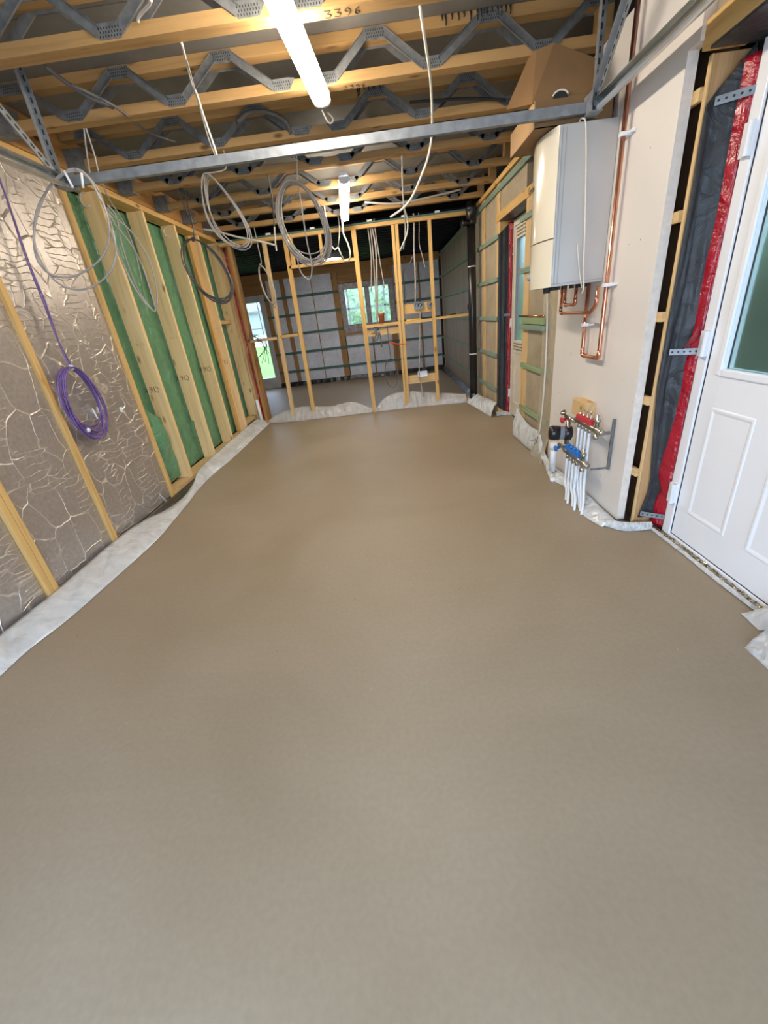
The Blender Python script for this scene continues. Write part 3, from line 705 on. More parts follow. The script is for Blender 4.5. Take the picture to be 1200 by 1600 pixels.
# soil pipe
px, py = 1.205, 6.12
root = thing('soil_pipe', (px, py, 0), 'tall black soil pipe standing at the right end of the partition', 'soil pipe')
MB().cyl((px,py,0),(px,py,2.42),.052,32).build('pipe', M['black'], root, smooth=True)
MB().lathe((px,py,2.18), (0,0,1), [(0,.054),(.01,.064),(.05,.066),(.06,.06),(.15,.062),(.16,.068),(.2,.066)], 32).build('socket', M['black'], root, smooth=True)
MB().lathe((px,py,.02), (0,0,1), [(0,.064),(.1,.064),(.11,.056)], 32).build('socket', M['black'], root, smooth=True)
MB().lathe((px-.03,py-.04,2.2), (-1,-.2,0), [(0,.03),(.07,.036),(.075,.04),(.1,.04)], 20).build('boss', M['black'], root, smooth=True)
for z in (1.72,.66): MB().lathe((px,py,z), (.05,.1,1), [(0,.0535),(.014,.0535)], 28).build('cable_tie', M['whitep'], root, smooth=True)
MB().box(px-.07,px-.03,py-.06,py-.02,1.235,1.30).build('bracket', M['blackm'], root)
MB().cyl((px,py-.056,.09),(px,py-.05,.13),.014,8).build('bolt', M['galv'], root)

# ------------------------------------------------------------------ boiler
B0, B1, BZ0, BZ1 = 2.70, 3.08, 1.325, 2.05
root = thing('boiler', (1.13, 2.89, BZ0), 'wall-hung boiler with cream bowed front and grey metal side', 'boiler')
MB().box(.990,1.283,B0,B1,BZ0,BZ1).build('casing', M['casing'], root, bevel=.003)
mb = MB(); mb.box(1.0,1.004,B0-.0015,B0,BZ0+.01,BZ1-.01); mb.box(1.02,1.023,B0-.0015,B0,BZ0+.01,BZ1-.01); mb.box(.99,1.28,B0-.0015,B0,BZ0+.012,BZ0+.015); mb.build('seam', M['greyp'], root)
def cover(z0, z1, name):
    n = 24; pts = [Vector((.988, B0, z0))]
    for i in range(n+1):
        u = i/n; pts.append(Vector((.986 - .042*math.sin(math.pi*u)**.8, B0 + (B1-B0)*u, z0)))
    pts.append(Vector((.988, B1, z0)))
    return MB().prism(pts, (0,0,z1-z0)).build(name, M['cover'], root, bevel=.004)
cv = cover(1.568, BZ1, 'upper_cover'); cw = cover(BZ0, 1.562, 'lower_cover')
MB().lathe((.957,2.99,1.40), (-1,.15,0), [(0,.022),(.006,.022),(.012,.016),(.018,.014)], 20).build('dial', M['greyp'], cw, smooth=True)
write('Ceneo', (.944, 3.035, 1.835), (0.0,-1,0), (0,0,1), .036, .0014, 'logo_letter', M['ink'], cv, .66)
mb = MB()
for k in range(5): mb.tube([(.9455,3.03,1.80-k*.03),(.9435,2.95,1.80-k*.03)], .0006, 4)
for k in range(6): mb.tube([(.9455,3.03,1.60+k*.008),(.9435,2.97-.02*(k%2),1.60+k*.008)], .0005, 4)
mb.build('printed_text', M['greyp'], cv)
for x in (1.02,1.05,1.09,1.14,1.18,1.22): MB().cyl((x,2.76+.02*(x > 1.1),BZ0-.018),(x,2.76+.02*(x > 1.1),BZ0),.014,12).build('connector', M['blackm'], root)
MB().cyl((1.0,2.80,BZ0-.03),(1.0,2.80,BZ0),.02,12).build('connector', M['blackm'], root)
# white flex looped over the boiler
pts = [at(905,192,Y=2.72), at(907,186,Y=2.715), at(911,185,Y=2.695), at(915,192,Y=2.69), at(916,240,Y=2.69), at(915,300,Y=2.69), at(914,360,Y=2.688), at(912,410,Y=2.685), at(912,448,Y=2.685), at(909,458,Y=2.70)]
def smoothp(pts, n=6):
    out = []; P = [Vector(p) for p in pts]
    for i in range(len(P)-1):
        p0 = P[max(i-1,0)]; p1 = P[i]; p2 = P[i+1]; p3 = P[min(i+2,len(P)-1)]
        for k in range(n):
            t = k/n; out.append(.5*((2*p1) + (p2-p0)*t + (2*p0-5*p1+4*p2-p3)*t*t + (3*p1-p0-3*p2+p3)*t*t*t))
    out.append(P[-1]); return out
def hang(p, z=2.45): return Vector((p.x, p.y, z))
def cable(pts, r_, mat, label, name='cable', cat='cable', group=None, n=6):
    return tag(MB().tube(smoothp(pts, n), r_, 7).build(name, M[mat], smooth=True), label, cat, group)
cable(pts, .0042, 'cablew', 'white flex hooked over the boiler and hanging down its grey side')
cable([at(902,380,Y=2.69), at(905,420,Y=2.69), at(909,450,Y=2.69)], .003, 'cablew', 'thin white flex end beside the hanging flex at the boiler bottom')
cable([at(855,455,X=1.27), at(855,500,X=1.27), at(853,560,X=1.27), at(849,620,X=1.262), at(845,660,X=1.26), at(841,682,X=1.25)], .006, 'cablew', 'cream cable hanging in front of the boards left of the plasterboard')
mb = MB(); e = at(841,682,X=1.25)
for dx, dy, dz in ((-.02,-.03,-.05),(-.05,.05,-.045),(-.03,.0,-.07)): mb.tube(smoothp([e, e+Vector((dx*.5,dy*.3,dz*.7)), e+Vector((dx,dy,dz))],4), .0025, 5)
tag(mb.build('bare_wires', M['cabled'], smooth=True), 'stripped wire ends at the foot of the cream hanging cable', 'wires')

# ------------------------------------------------------------------ copper pipes
def bend(pts, rad=.022, n=5):
    P = [Vector(p) for p in pts]; out = [P[0]]
    for i in range(1, len(P)-1):
        a = (P[i-1]-P[i]).normalized(); b = (P[i+1]-P[i]).normalized()
        for k in range(n+1):
            t = k/n; p = (P[i]+a*rad)*(1-t)**2 + P[i]*2*t*(1-t) + (P[i]+b*rad)*t*t; out.append(p)
    out.append(P[-1]); return out
def cpipe(pts, r_, label, clips=()):
    c = Vector(pts[-1]); root = thing('copper_pipe', tuple(Vector(pts[0])*.5 + c*.5), label, 'copper pipe')
    MB().tube(bend(pts, r_*2.2), r_, 16).build('pipe', M['copper'], root, smooth=True)
    P = [Vector(p) for p in pts]
    for i in range(1, len(P)-1):
        a = (P[i-1]-P[i]).normalized(); b = (P[i+1]-P[i]).normalized(); s = r_*4.2
        MB().tube(bend([P[i]+a*s, P[i], P[i]+b*s], r_*2.2), r_*1.18, 16).build('elbow', M['copper'], root, smooth=True)
    for q in clips:
        q = Vector(q); mb = MB(); mb.box(q.x-r_*1.5, 1.284, q.y-r_*1.6, q.y+r_*1.6, q.z-.009, q.z+.009); mb.box(1.262,1.284,q.y-.05,q.y+.05,q.z-.006,q.z+.006); mb.build('pipe_clip', M['whitep'], root, bevel=.002)
cpipe([(1.250,2.578,2.42),(1.250,2.578,.915),(1.250,2.80,.915),(1.250,2.80,1.326)], .0112, 'tall vertical copper pipe with a U-bend rising under the boiler', [(1.25,2.578,1.945),(1.25,2.578,1.30),(1.25,2.80,1.095)])
cpipe([(1.17,3.02,1.326),(1.17,3.02,1.168),(1.17,2.60,1.168),(1.17,2.53,1.20),(1.17,2.53,1.326)] if False else [(1.19,3.05,1.326),(1.19,3.05,1.168),(1.19,2.61,1.168),(1.19,2.55,1.21),(1.19,2.55,1.30)], .0095, 'wider copper loop under the boiler, crossing in front of the U-bend')
cpipe([(1.19,2.995,1.326),(1.19,2.995,1.215),(1.19,2.83,1.215),(1.19,2.83,1.326)], .0095, 'small inner copper loop under the boiler')

# ------------------------------------------------------------------ cardboard box on the boiler
root = thing('cardboard_box', (1.06, 2.95, 2.055), 'open brown cardboard box with raised flaps on top of the boiler', 'cardboard box')
def pt(x, y, Y): return at(x, y, Y=Y)
bx0, bx1, by0, by1, bz0, bz1 = .868, 1.262, 2.735, 3.16, 2.056, 2.165
mb = MB(); mb.box(bx0,bx1,by0,by1,bz0,bz0+.004); mb.box(bx0+.0,bx1,by0,by0+.004,bz0,bz1); mb.box(bx0,bx1,by1-.004,by1,bz0,bz1); mb.box(bx1-.004,bx1,by0,by1,bz0,bz1)
mb.build('carton', M['card'], root)
MB().box(bx0-.004,bx0,by0,by1,bz0,bz1).build('end_panel', M['card_lit'], root)
mb = MB(); A = [pt(831,163,by0), pt(932,143,by0), pt(932,91,2.80), pt(866,66,2.84), pt(838,78,2.86)]
mb.prism(A, (0,.004,0)); mb.build('near_flap', M['card'], root)
mb = MB(); Bq = [pt(792,171,2.95), pt(833,162,2.76), pt(856,72,2.86), pt(831,80,2.98)]; mb.prism(Bq, (-.003,.003,0)); mb.build('side_flap', M['card'], root)
c = at(876,152,Y=by0-.006); mb = MB(); mb.tube([c + Vector((.04*math.cos(a),0,.028*math.sin(a))) for a in [math.radians(k) for k in range(20,175,12)]], .004, 6); mb.build('handle_hole_rim', M['cablew'], root, smooth=True)
c2 = Vector(c); MB().prism([c2 + Vector((.036*math.cos(math.radians(k)), .003, .024*math.sin(math.radians(k)))) for k in range(0,181,15)], (0,.002,0)).build('handle_hole', M['blackm'], root)

# ------------------------------------------------------------------ underfloor heating manifold
tag(MB().box(1.215,1.284,2.61,2.80,.545,.645).build('wood_block', M['pale_y'], bevel=.004), 'square pale wood block screwed to plasterboard above the manifold', 'wood block')
root = thing('heating_manifold', (1.2, 2.6, .28), 'underfloor heating manifold with red and blue valve caps on the plasterboard', 'heating manifold')
MB().tube([(1.205,2.70,.528),(1.205,2.42,.528)], .016, 16).build('upper_rail', M['steelr'], root, smooth=True)
MB().tube([(1.175,2.76,.300),(1.175,2.49,.300)], .016, 16).build('lower_rail', M['steelr'], root, smooth=True)
MB().box(1.19,1.222,2.475,2.672,.54,.572).build('red_cap_strip', M['red'], root, bevel=.004); MB().box(1.16,1.192,2.53,2.735,.313,.345).build('blue_cap_strip', M['blue'], root, bevel=.004)
for k in range(4):
    y = 2.645 - k*.05
    MB().lathe((1.205,y,.57), (0,0,1), [(0,.009),(.012,.008),(.014,.004),(.045,.004),(.047,.007),(.052,.006)], 10).build('flow_gauge', M['brass'], root, smooth=True)
    MB().cyl((1.205,y,.49),(1.205,y,.515),.011,10).build('pipe_nut', M['brass'], root, smooth=True)
    y2 = 2.71 - k*.05
    MB().lathe((1.176,y2,.343), (0,0,1), [(0,.016),(.012,.015),(.018,.011)], 12).build('blue_cap', M['blue'], root, smooth=True)
    MB().cyl((1.175,y2,.258),(1.175,y2,.288),.011,10).build('pipe_nut', M['brass'], root, smooth=True)
for (x, y, z) in ((1.205,2.40,.528),(1.175,2.47,.300)):
    MB().lathe((x,y+.02,z), (0,-1,0), [(0,.02),(.02,.024),(.045,.024),(.05,.018),(.075,.018)], 14).build('end_fitting', M['brass'], root, smooth=True)
    MB().lathe((x,y+.01,z+.015), (0,0,1), [(0,.012),(.03,.012),(.032,.019),(.05,.019),(.055,.008),(.075,.007)], 14).build('air_vent', M['brass'], root, smooth=True)
    MB().lathe((x,y+.01,z-.015), (0,0,-1), [(0,.012),(.02,.012),(.022,.016),(.04,.014)], 12).build('drain_valve', M['brass'], root, smooth=True)
mb = MB(); mb.box(1.266,1.283,2.352,2.362,.29,.60); mb.box(1.20,1.27,2.355,2.36,.51,.53); mb.box(1.17,1.27,2.355,2.36,.295,.307); mb.build('bracket', M['galvd'], root)
# valves at the far ends
for (x, y, z, c_) in ((1.2,2.83,.515,'red'), (1.17,2.83,.315,'blue')):
    MB().tube([(x,y-.13,z),(x,y+.02,z)], .014, 12).build('valve_body', M['brass'], root, smooth=True)
    MB().lathe((x-.01,y-.01,z-.01), (-1,0,-.3), [(0,.01),(.02,.012),(.022,.022),(.035,.02)], 12).build('valve_handle', M[c_], root, smooth=True)
MB().lathe((1.195,2.85,.525), (-.6,0,.8), [(0,.006),(.014,.006),(.016,.02),(.03,.021),(.032,.017)], 18).build('pressure_gauge', M['brass'], root, smooth=True)
MB().tube([(1.2,2.80,.50),(1.2,2.80,.33)], .017, 14).build('pump_pipe', M['brass'], root, smooth=True)
root = thing('circulation_pump', (1.15, 2.8, .36), 'round black circulation pump left of the manifold', 'pump')
p0 = Vector((1.235,2.80,.405)); ax = Vector((-1,.25,.05))
MB().lathe(p0, ax, [(0,.03),(.01,.05),(.05,.052),(.055,.047)], 28).build('volute', M['black'], root, smooth=True)
MB().lathe(p0+ax.normalized()*.05, ax, [(0,.046),(.035,.046),(.038,.05)], 28).build('motor_ring', M['greyp'], root, smooth=True)
MB().lathe(p0+ax.normalized()*.085, ax, [(0,.05),(.05,.052),(.068,.044),(.074,.02)], 28).build('control_head', M['black'], root, smooth=True)
# white heating pipes
for k in range(8):
    up_ = k < 4; i = k % 4
    y = (2.645 - i*.05) if up_ else (2.71 - i*.05); x = 1.205 if up_ else 1.175; z = .49 if up_ else .258
    ex, ey = (1.18-.014*i, 2.48-.045*i) if up_ else (1.135-.012*(i%2), 2.58-.055*i)
    pts = [(x,y,z),(x,y,z*.6),(x-.004,y-.01,z*.32),(ex*.5+x*.5,ey*.6+y*.4,.05),(ex,ey,-.01)]
    tag(MB().tube(smoothp(pts,6), .0085, 10).build('heating_pipe', M['tubew'], smooth=True),
        'white plastic heating pipe from the %s manifold rail into the screed, %s' % (('upper','lower')[not up_], ['farthest of four','second farthest','third farthest','nearest of four'][i]), 'plastic pipe', 'white heating pipes')
root = thing('waste_pipe', (1.2,3.02,.06), 'short thick white upright pipe left of the manifold', 'plastic pipe')
MB().cyl((1.2,3.02,.05),(1.2,3.02,.27),.024,20).build('pipe', M['whitep'], root, smooth=True); MB().lathe((1.2,3.02,.225),(0,0,1),[(0,.025),(.003,.030),(.045,.030),(.05,.026)],20).build('collar', M['whitep'], root, smooth=True)
tag(MB().lathe((1.18,2.93,.0),(-.2,-.2,1),[(0,.025),(.03,.024)],16).build('pipe_stub', M['whitep'], smooth=True), 'white pipe stub poking from the screed by the polythene', 'plastic pipe')

# ------------------------------------------------------------------ polythene edge strips
def strip(bot, top, name, mat, label, nv=10, bulge=.03, fold=.012, seed=0, under=True, cat='polythene'):
    B = smoothp(bot, 10); T = smoothp(top, 10)
    def samp(P, u):
        k = u*(len(P)-1); i = min(int(k), len(P)-2); return P[i].lerp(P[i+1], k-i)
    nu = 160
    def fn(u, v):
        b, t = samp(B, u), samp(T, u); p = b.lerp(t, v)
        k = noise.noise(Vector((u*26+seed, v*2.2, seed))) + .5*noise.noise(Vector((u*70, v*3+u*9, seed)))
        s = math.sin(math.pi*v)
        nrm = Vector((t.z-b.z, 0, -(t.x-b.x))) if abs(t.x-b.x)+abs(t.z-b.z) > 0 else Vector((0,-1,0))
        nrm = (t-b).cross(samp(B, min(1,u+.01))-samp(B, max(0,u-.01))); nrm.normalize()
        if nrm.z < 0: nrm = -nrm
        p = p + nrm*(s*bulge + fold*k*(.25+s)); p.z = max(p.z, .004)
        return p
    mb = MB(); mb.grid(fn, nu, nv); return tag(mb.build(name, M[mat], smooth=True, solid=.0012), label, cat)
bl_ = [(-1.92,.6,0),(-1.90,1.0,0),(-1.894,1.345,0),(-1.89,1.51,0),(-1.846,1.734,0),(-1.823,2.035,0),(-1.794,2.543,0),(-1.82,2.9,0),(-1.85,3.2,0),(-1.885,3.5,0),(-1.91,3.88,0),(-1.885,4.52,0),(-1.885,5.75,0),(-1.88,6.2,0)]
tp_ = [(-2.07,.6,.075),(-2.07,1.1,.07),(-2.07,1.5,.06),(-2.07,1.85,.05),(-2.07,2.2,.05),(-2.07,2.6,.05),(-2.05,2.9,.035),(-1.985,3.1,.02),(-1.945,3.35,.02),(-1.96,3.62,.05),(-2.02,3.95,.09),(-2.05,4.5,.09),(-2.06,5.6,.10),(-2.05,6.25,.10)]
strip(bl_, tp_, 'polythene_strip', 'polyw', 'long milky polythene strip along the foot of the left wall', seed=3, bulge=.014)
tag(MB().prism([(-2.068,2.6,.005),(-1.93,3.05,.005),(-1.92,3.5,.005),(-2.068,4.1,.005)], (0,0,.012)).build('black_gap_liner', M['blackpoly']), 'black liner showing at the foot of the left wall under the first studs', 'liner')
strip([(-1.88,6.19,0),(-1.60,6.14,0),(-1.35,6.12,0),(-.87,6.13,0),(-.5,6.14,0),(-.30,6.17,0)], [(-1.87,6.23,.07),(-1.6,6.25,.165),(-1.32,6.25,.19),(-.93,6.25,.15),(-.58,6.25,.175),(-.30,6.20,.05)], 'polythene_strip', 'poly', 'clear crumpled polythene over the left half of the partition plate', seed=11, bulge=.02)
strip([(-.27,6.17,0),(-.05,6.16,0),(.23,6.16,0),(.45,6.15,0),(.72,6.15,0),(1.10,6.10,0)], [(-.25,6.2,.05),(-.06,6.25,.20),(.22,6.26,.245),(.45,6.26,.21),(.71,6.26,.17),(1.10,6.16,.12)], 'polythene_strip', 'poly', 'clear crumpled polythene over the right half of the partition plate', seed=21, bulge=.02)
tag(MB().box(-1.95,1.15,6.20,6.262,.0,.045).build('bottom_plate', M['pale_x'], bevel=.002), 'pale bottom plate of the partition under clear polythene', 'timber plate')
strip([(1.10,6.1,0),(1.15,5.7,0),(1.19,5.3,0),(1.214,5.09,0)], [(1.25,6.35,.15),(1.27,5.9,.12),(1.285,5.5,.15),(1.29,5.12,.17)], 'polythene_strip', 'polyw', 'pale folded polythene flap between soil pipe and far door', seed=5, bulge=.015)
strip([(1.46,5.10,0),(1.38,5.13,0),(1.29,5.12,0)], [(1.46,5.15,.04),(1.38,5.16,.05),(1.29,5.15,.05)], 'foil_edge_strip', 'edgefoam', 'short white foam edge strip on the floor at the far door jamb', seed=6, bulge=.005, cat='edge strip')
strip([(1.235,4.22,0),(1.235,4.0,0),(1.24,3.8,0),(1.25,3.5,0),(1.24,3.32,0),(1.19,3.1,0),(1.17,2.95,0),(1.21,2.8,0),(1.225,2.7,0),(1.21,2.5,0),(1.15,2.38,0),(1.15,2.28,0),(1.18,2.16,0)],
      [(1.295,4.30,.28),(1.293,4.10,.22),(1.290,3.85,.19),(1.283,3.58,.20),(1.26,3.36,.09),(1.25,3.16,.05),(1.262,2.95,.045),(1.27,2.8,.04),(1.275,2.68,.035),(1.272,2.5,.035),(1.27,2.38,.03),(1.27,2.27,.03),(1.275,2.18,.02)], 'polythene_strip', 'polyw', 'milky polythene strip along the right wall under the manifold', seed=9, bulge=.015)
strip([(1.20,2.17,0),(1.26,2.10,0),(1.33,2.08,0),(1.415,2.08,0)], [(1.22,2.19,.035),(1.28,2.13,.045),(1.35,2.11,.045),(1.43,2.10,.045)], 'foam_edge_strip', 'edgefoam', 'white foam edge strip round the foot of the timber jamb', seed=15, bulge=.008, cat='edge strip')
tag(MB().prism([(1.29,2.19,.004),(1.34,2.19,.004),(1.36,2.13,.004),(1.30,2.13,.004)], (0,0,.02)).build('black_gap_liner', M['blackpoly']), 'small black liner corner under the plasterboard by the jamb', 'liner')
strip([(1.418,2.09,0),(1.424,1.8,0),(1.420,1.6,0),(1.426,1.3,0),(1.426,.9,0)], [(1.433,2.09,.016),(1.437,1.8,.014),(1.434,1.6,.018),(1.439,1.3,.014),(1.439,.9,.014)], 'foam_edge_strip', 'edgefoam', 'white foam edge strip along the threshold of the white side door', seed=17, bulge=.004, fold=.006, cat='edge strip')
# crumpled foil at the threshold
def fn(u, v):
    y = .9 + 1.17*u; x = 1.436 + .036*v
    return Vector((x + .006*noise.noise(Vector((y*40, v*3, 2))), y, .006 + .012*abs(noise.noise(Vector((y*55, v*4, 5)))) + .004*(1-v)))
mb = MB(); mb.grid(fn, 260, 8); tag(mb.build('crumpled_foil', plain('crumpled_foil', (.50,.43,.33), .22, .95, .5, 60), smooth=False), 'crumpled silver foil in the gap at the white side door threshold', 'foil strip')
# polythene in the near right corner
def fn(u, v):
    p = at(1157,959,Z=.0).lerp(at(1185,986,Z=.0), v); q = Vector((1.46, 1.33, .05)).lerp(Vector((1.44,1.10,.10)), v)
    w = p.lerp(q, u); w.z += .05*math.sin(u*2.4)*math.sin(v*2.8) + .008*noise.noise(Vector((u*7, v*7, 1))); w.z = max(w.z, .003); return w
mb = MB(); mb.grid(fn, 30, 20); tag(mb.build('polythene_sheet', M['polyw'], smooth=True, solid=.0012), 'upper white polythene corner at the right picture edge below the door', 'polythene')
def fn(u, v):
    p = at(1162,1012,Z=.0).lerp(at(1215,1062,Z=.0), v); q = Vector((1.40, 1.20, .085)).lerp(Vector((1.44,.95,.10)), v)
    w = p.lerp(q, u); w.z += .035*math.sin(u*2.6)*(1-v*.4) + .008*noise.noise(Vector((u*8, v*5, 4))); w.z = max(w.z, .003); return w
mb = MB(); mb.grid(fn, 30, 20); tag(mb.build('polythene_sheet', M['poly'], smooth=True, solid=.0012), 'lower folded clear polythene at the right picture edge', 'polythene')

# white floor pipe at left end of partition
tag(MB().tube([(-1.985,6.18,.0),(-2.0,6.20,.37)], .022, 16).build('floor_pipe', M['whitep'], smooth=True), 'white plastic pipe standing at the left end of the partition', 'plastic pipe')

# ------------------------------------------------------------------ stud partition
def ps(xa0, xb0, xa1, xb1, z0, z1, label, name='partition_stud', mat='pine_z', y0=YP, y1=YP+.063, cat='stud', group='partition studs'):
    return tag(MB().add([(xa0,y0,z0),(xb0,y0,z0),(xb0,y1,z0),(xa0,y1,z0),(xa1,y0,z1),(xb1,y0,z1),(xb1,y1,z1),(xa1,y1,z1)],
        [(0,3,2,1),(4,5,6,7),(0,1,5,4),(1,2,6,5),(2,3,7,6),(3,0,4,7)]).build(name, M[mat], bevel=.0015), label, cat, group)
ps(-1.527,-1.474,-1.447,-1.40,.0,2.30,'leaning pine partition stud, leftmost, beside the glazed back door', mat='pale_z')
ps(-1.209,-1.155,-1.175,-1.125,.0,2.30,'pine partition stud at the left side of the doorway frame')
ps(-1.118,-1.07,-1.10,-1.055,2.003,2.30,'short cripple stud over the left end of the doorway header')
ps(-.728,-.69,-.715,-.68,2.003,2.30,'short cripple stud over the middle of the doorway header')
ps(-.295,-.24,-.297,-.237,.0,2.30,'bright pine partition stud at the right side of the doorway frame')
ps(.190,.220,.213,.250,.0,2.30,'left one of the doubled partition studs')
ps(.225,.265,.258,.301,.0,2.30,'right one of the doubled partition studs')
ps(.667,.713,.675,.717,.0,2.30,'last full partition stud before the black soil pipe')
ps(-1.93,-1.90,-1.90,-1.87,.0,2.30,'brown partition stud against the left corner post', mat='brown_z')
tag(MB().box(-1.99,1.18,YP,YP+.063,2.302,2.342).build('top_plate', M['pine_x'], bevel=.002), 'pine top plate of the stud partition', 'timber plate')
tag(MB().box(-1.99,1.18,YP-.003,YP+.066,2.343,2.362).build('packing_strip', M['tealx'], bevel=.002), 'grey-green packing strip on top of the partition plate', 'packing strip')
for x, w in ((-1.35,'left of the big cable coil'), (-.78,'above the big cable coil'), (-.05,'right of the far tube light'), (.38,'above the doubled studs'), (.80,'toward the soil pipe')):
    tag(MB().box(x-.03,x+.03,YP+.01,YP+.05,2.362,2.385).build('packer', M['whitep'], bevel=.003), 'small white packer on the partition top, ' + w, 'packer', 'packers on the partition')
tag(MB().box(-1.155,-.295,YP,YP+.063,1.966,2.002).build('door_header', M['pine_x'], bevel=.002), 'horizontal pine header of the open doorway in the partition', 'header')
tag(MB().box(-1.90,-1.50,YP,YP+.063,1.150,1.186).build('partition_noggin', M['pale_x'], bevel=.002), 'pine noggin crossing in front of the glazed back door', 'noggin', 'partition noggins')
tag(MB().box(-1.45,-1.20,YP,YP+.063,1.162,1.198).build('partition_noggin', M['pine_x'], bevel=.002), 'pine noggin between the leaning stud and the doorway', 'noggin', 'partition noggins')
tag(MB().box(-.24,.203,YP,YP+.063,1.155,1.193).build('partition_noggin', M['pine_x'], bevel=.002), 'pine noggin below the back window view', 'noggin', 'partition noggins')
tag(MB().box(.29,.668,YP,YP+.063,1.148,1.186).build('partition_noggin', M['pine_x'], bevel=.002), 'pine noggin carrying the yellow spirit level', 'noggin', 'partition noggins')
tag(MB().box(.716,1.175,YP,YP+.063,1.160,1.192).build('partition_noggin', M['pine_x'], bevel=.002), 'pine noggin running to the black soil pipe', 'noggin', 'partition noggins')
tag(MB().box(-.24,.205,YP+.04,YP+.058,1.045,1.13).build('backing_board', M['pale_x'], bevel=.002), 'pale backing board under the noggin, with a grey knot', 'board', 'backing boards')
tag(MB().box(.29,.70,YP+.04,YP+.058,1.27,1.39).build('backing_board', M['pine_x'], bevel=.002), 'orange backing board carrying the upper back boxes', 'board', 'backing boards')
tag(MB().box(.27,.69,YP+.04,YP+.058,.345,.462).build('backing_board', M['pale_x'], bevel=.002), 'pale backing board near the floor carrying the lower back box', 'board', 'backing boards')
def bbox(x0, x1, z0, z1, label, wires=0):
    root = thing('back_box', ((x0+x1)/2, YP+.03, z0), label, 'socket box', 'socket back boxes')
    mb = MB(); y0, y1 = YP+.004, YP+.04; mb.box(x0,x1,y1-.003,y1,z0,z1); mb.box(x0,x0+.004,y0,y1,z0,z1); mb.box(x1-.004,x1,y0,y1,z0,z1); mb.box(x0,x1,y0,y1,z0,z0+.004); mb.box(x0,x1,y0,y1,z1-.004,z1)
    mb.build('box', M['galv' if wires else 'whitep'], root)
    if wires:
        mb = MB()
        for k in range(wires):
            a = Vector((random.uniform(x0+.01,x1-.01), y0+.01, z0+.02)); mb.tube(smoothp([a, a+Vector((.02,-.03,.03)), a+Vector((-.02,-.04,.05)), a+Vector((-.03,-.01,.02))],4), .0025, 5)
        mb.build('wire_tails', M['cabled'], root, smooth=True)
bbox(.432,.552,1.315,1.40,'metal back box with wires on the upper orange board', 5); bbox(.418,.556,.43,.508,'white double back box low on the partition')
bbox(.612,.668,1.315,1.37,'small back box with purple wires by the last partition stud', 3); bbox(-.145,-.07,1.09,1.165,'small white back box with black wires under the noggin', 4)
root = thing('spirit_level', (.45,YP+.02,1.187), 'yellow spirit level lying on the partition noggin', 'spirit level')
MB().box(.31,.51,YP+.005,YP+.025,1.187,1.203).build('body', M['yellow'], root, bevel=.002); MB().cyl((.40,YP+.004,1.195),(.42,YP+.004,1.195),.005,8).build('vial', M['glass'], root)
root = thing('hand_tool', (1.0,YP+.03,1.194), 'black-handled tool lying on the noggin beside the soil pipe', 'tool')
MB().tube([(.90,YP+.02,1.20),(1.0,YP+.03,1.204)], .007, 8).build('handle', M['black'], root, smooth=True); MB().tube([(1.0,YP+.03,1.204),(1.10,YP+.04,1.21)], .005, 8).build('blade', M['galv'], root, smooth=True)
root = thing('terracotta_pot', at(597,502,Y=YP+.05).to_tuple(), 'small orange-brown cylinder standing before the back window', 'pot')
c = at(597,503,Y=YP+.04); c.z = 1.195; root.location = c
MB().lathe(c, (0,0,1), [(0,.035),(.10,.042),(.104,.046),(.13,.046)], 18).build('body', plain('terracotta', (.42,.12,.05), .6), root, smooth=True)

# ------------------------------------------------------------------ back room
bb = [(-2.50,-2.20,'left of the leftmost brown stud'), (-2.10,-1.515,'behind the partition doorway, left half'), (-1.495,-1.055,'left of the back window'), (-.90,-.30,'under the left pane of the back window'), (-.27,.17,'under the right pane of the back window'), (.31,.84,'right of the back window'), (.88,1.30,'in the far right corner')]
for x0, x1, w in bb:
    z1 = .98 if -.95 < x0 < .2 else 2.25
    tag(MB().box(x0,x1,YB,YB+.04,.08,z1).build('insulation_board', M['foamwhite']), 'silver-white insulation board on the back wall, ' + w, 'insulation board', 'back wall boards')
for x0, x1, w, mt in ((-2.60,-2.50,'right of the glazed door','pine_z'), (-2.195,-2.105,'left one behind the partition','pine_z'), (-1.513,-1.497,'thin dark one in the doorway view','brown_z'), (-1.053,-.92,'wide one left of the window','pine_z'), (-.298,-.272,'thin one under the window','brown_z'), (.175,.305,'wide one right of the window','brown_z'), (.842,.878,'thin one near the right corner','brown_z')):
    z1 = .98 if w.endswith('under the window') else 2.25
    tag(MB().box(x0,x1,YB-.002,YB+.05,.05,z1).build('wall_stud', M[mt.replace('pine','brown')], bevel=.002), 'brown stud on the back wall, ' + w, 'stud', 'studs of the back wall')
tag(MB().box(-4.0,1.32,YB-.004,YB+.05,2.25,2.42).build('wall_plate', M['brown_x']), 'dark brown timber header along the top of the back wall', 'timber plate')
tag(MB().box(-3.15,-2.60,YB-.004,YB+.05,2.01,2.249).build('door_lintel', M['brown_x']), 'brown lintel over the glazed back door', 'lintel')
tag(MB().box(-.91,.17,YB-.004,YB+.05,2.03,2.249).build('window_lintel', M['brown_x']), 'brown lintel over the back window', 'lintel')
for k, z in enumerate((.33,.735,1.135,1.525,1.885)):
    for x0, x1, side in (((-2.6,-.93,'left'),(.31,1.29,'right')) if k > 1 else ((-2.6,1.29,'full width'),)):
        tag(MB().box(x0,x1,YB-.022,YB-.004,z-.025,z+.025).build('wall_batten', M['tealx'], bevel=.002), 'dark teal batten on the back wall, %s, %s' % (nm[k] if k < 4 else 'topmost', side), 'batten', 'battens of the back wall')
def fn(u, v): 
    x = -2.6 + 3.9*u; return Vector((x, YB-.03-.03*v0(x)-.05*(1-v), .005+.09*v+.02*noise.noise(Vector((x*3,v,1)))))
def v0(x): return abs(noise.noise(Vector((x*6, 0, 4))))
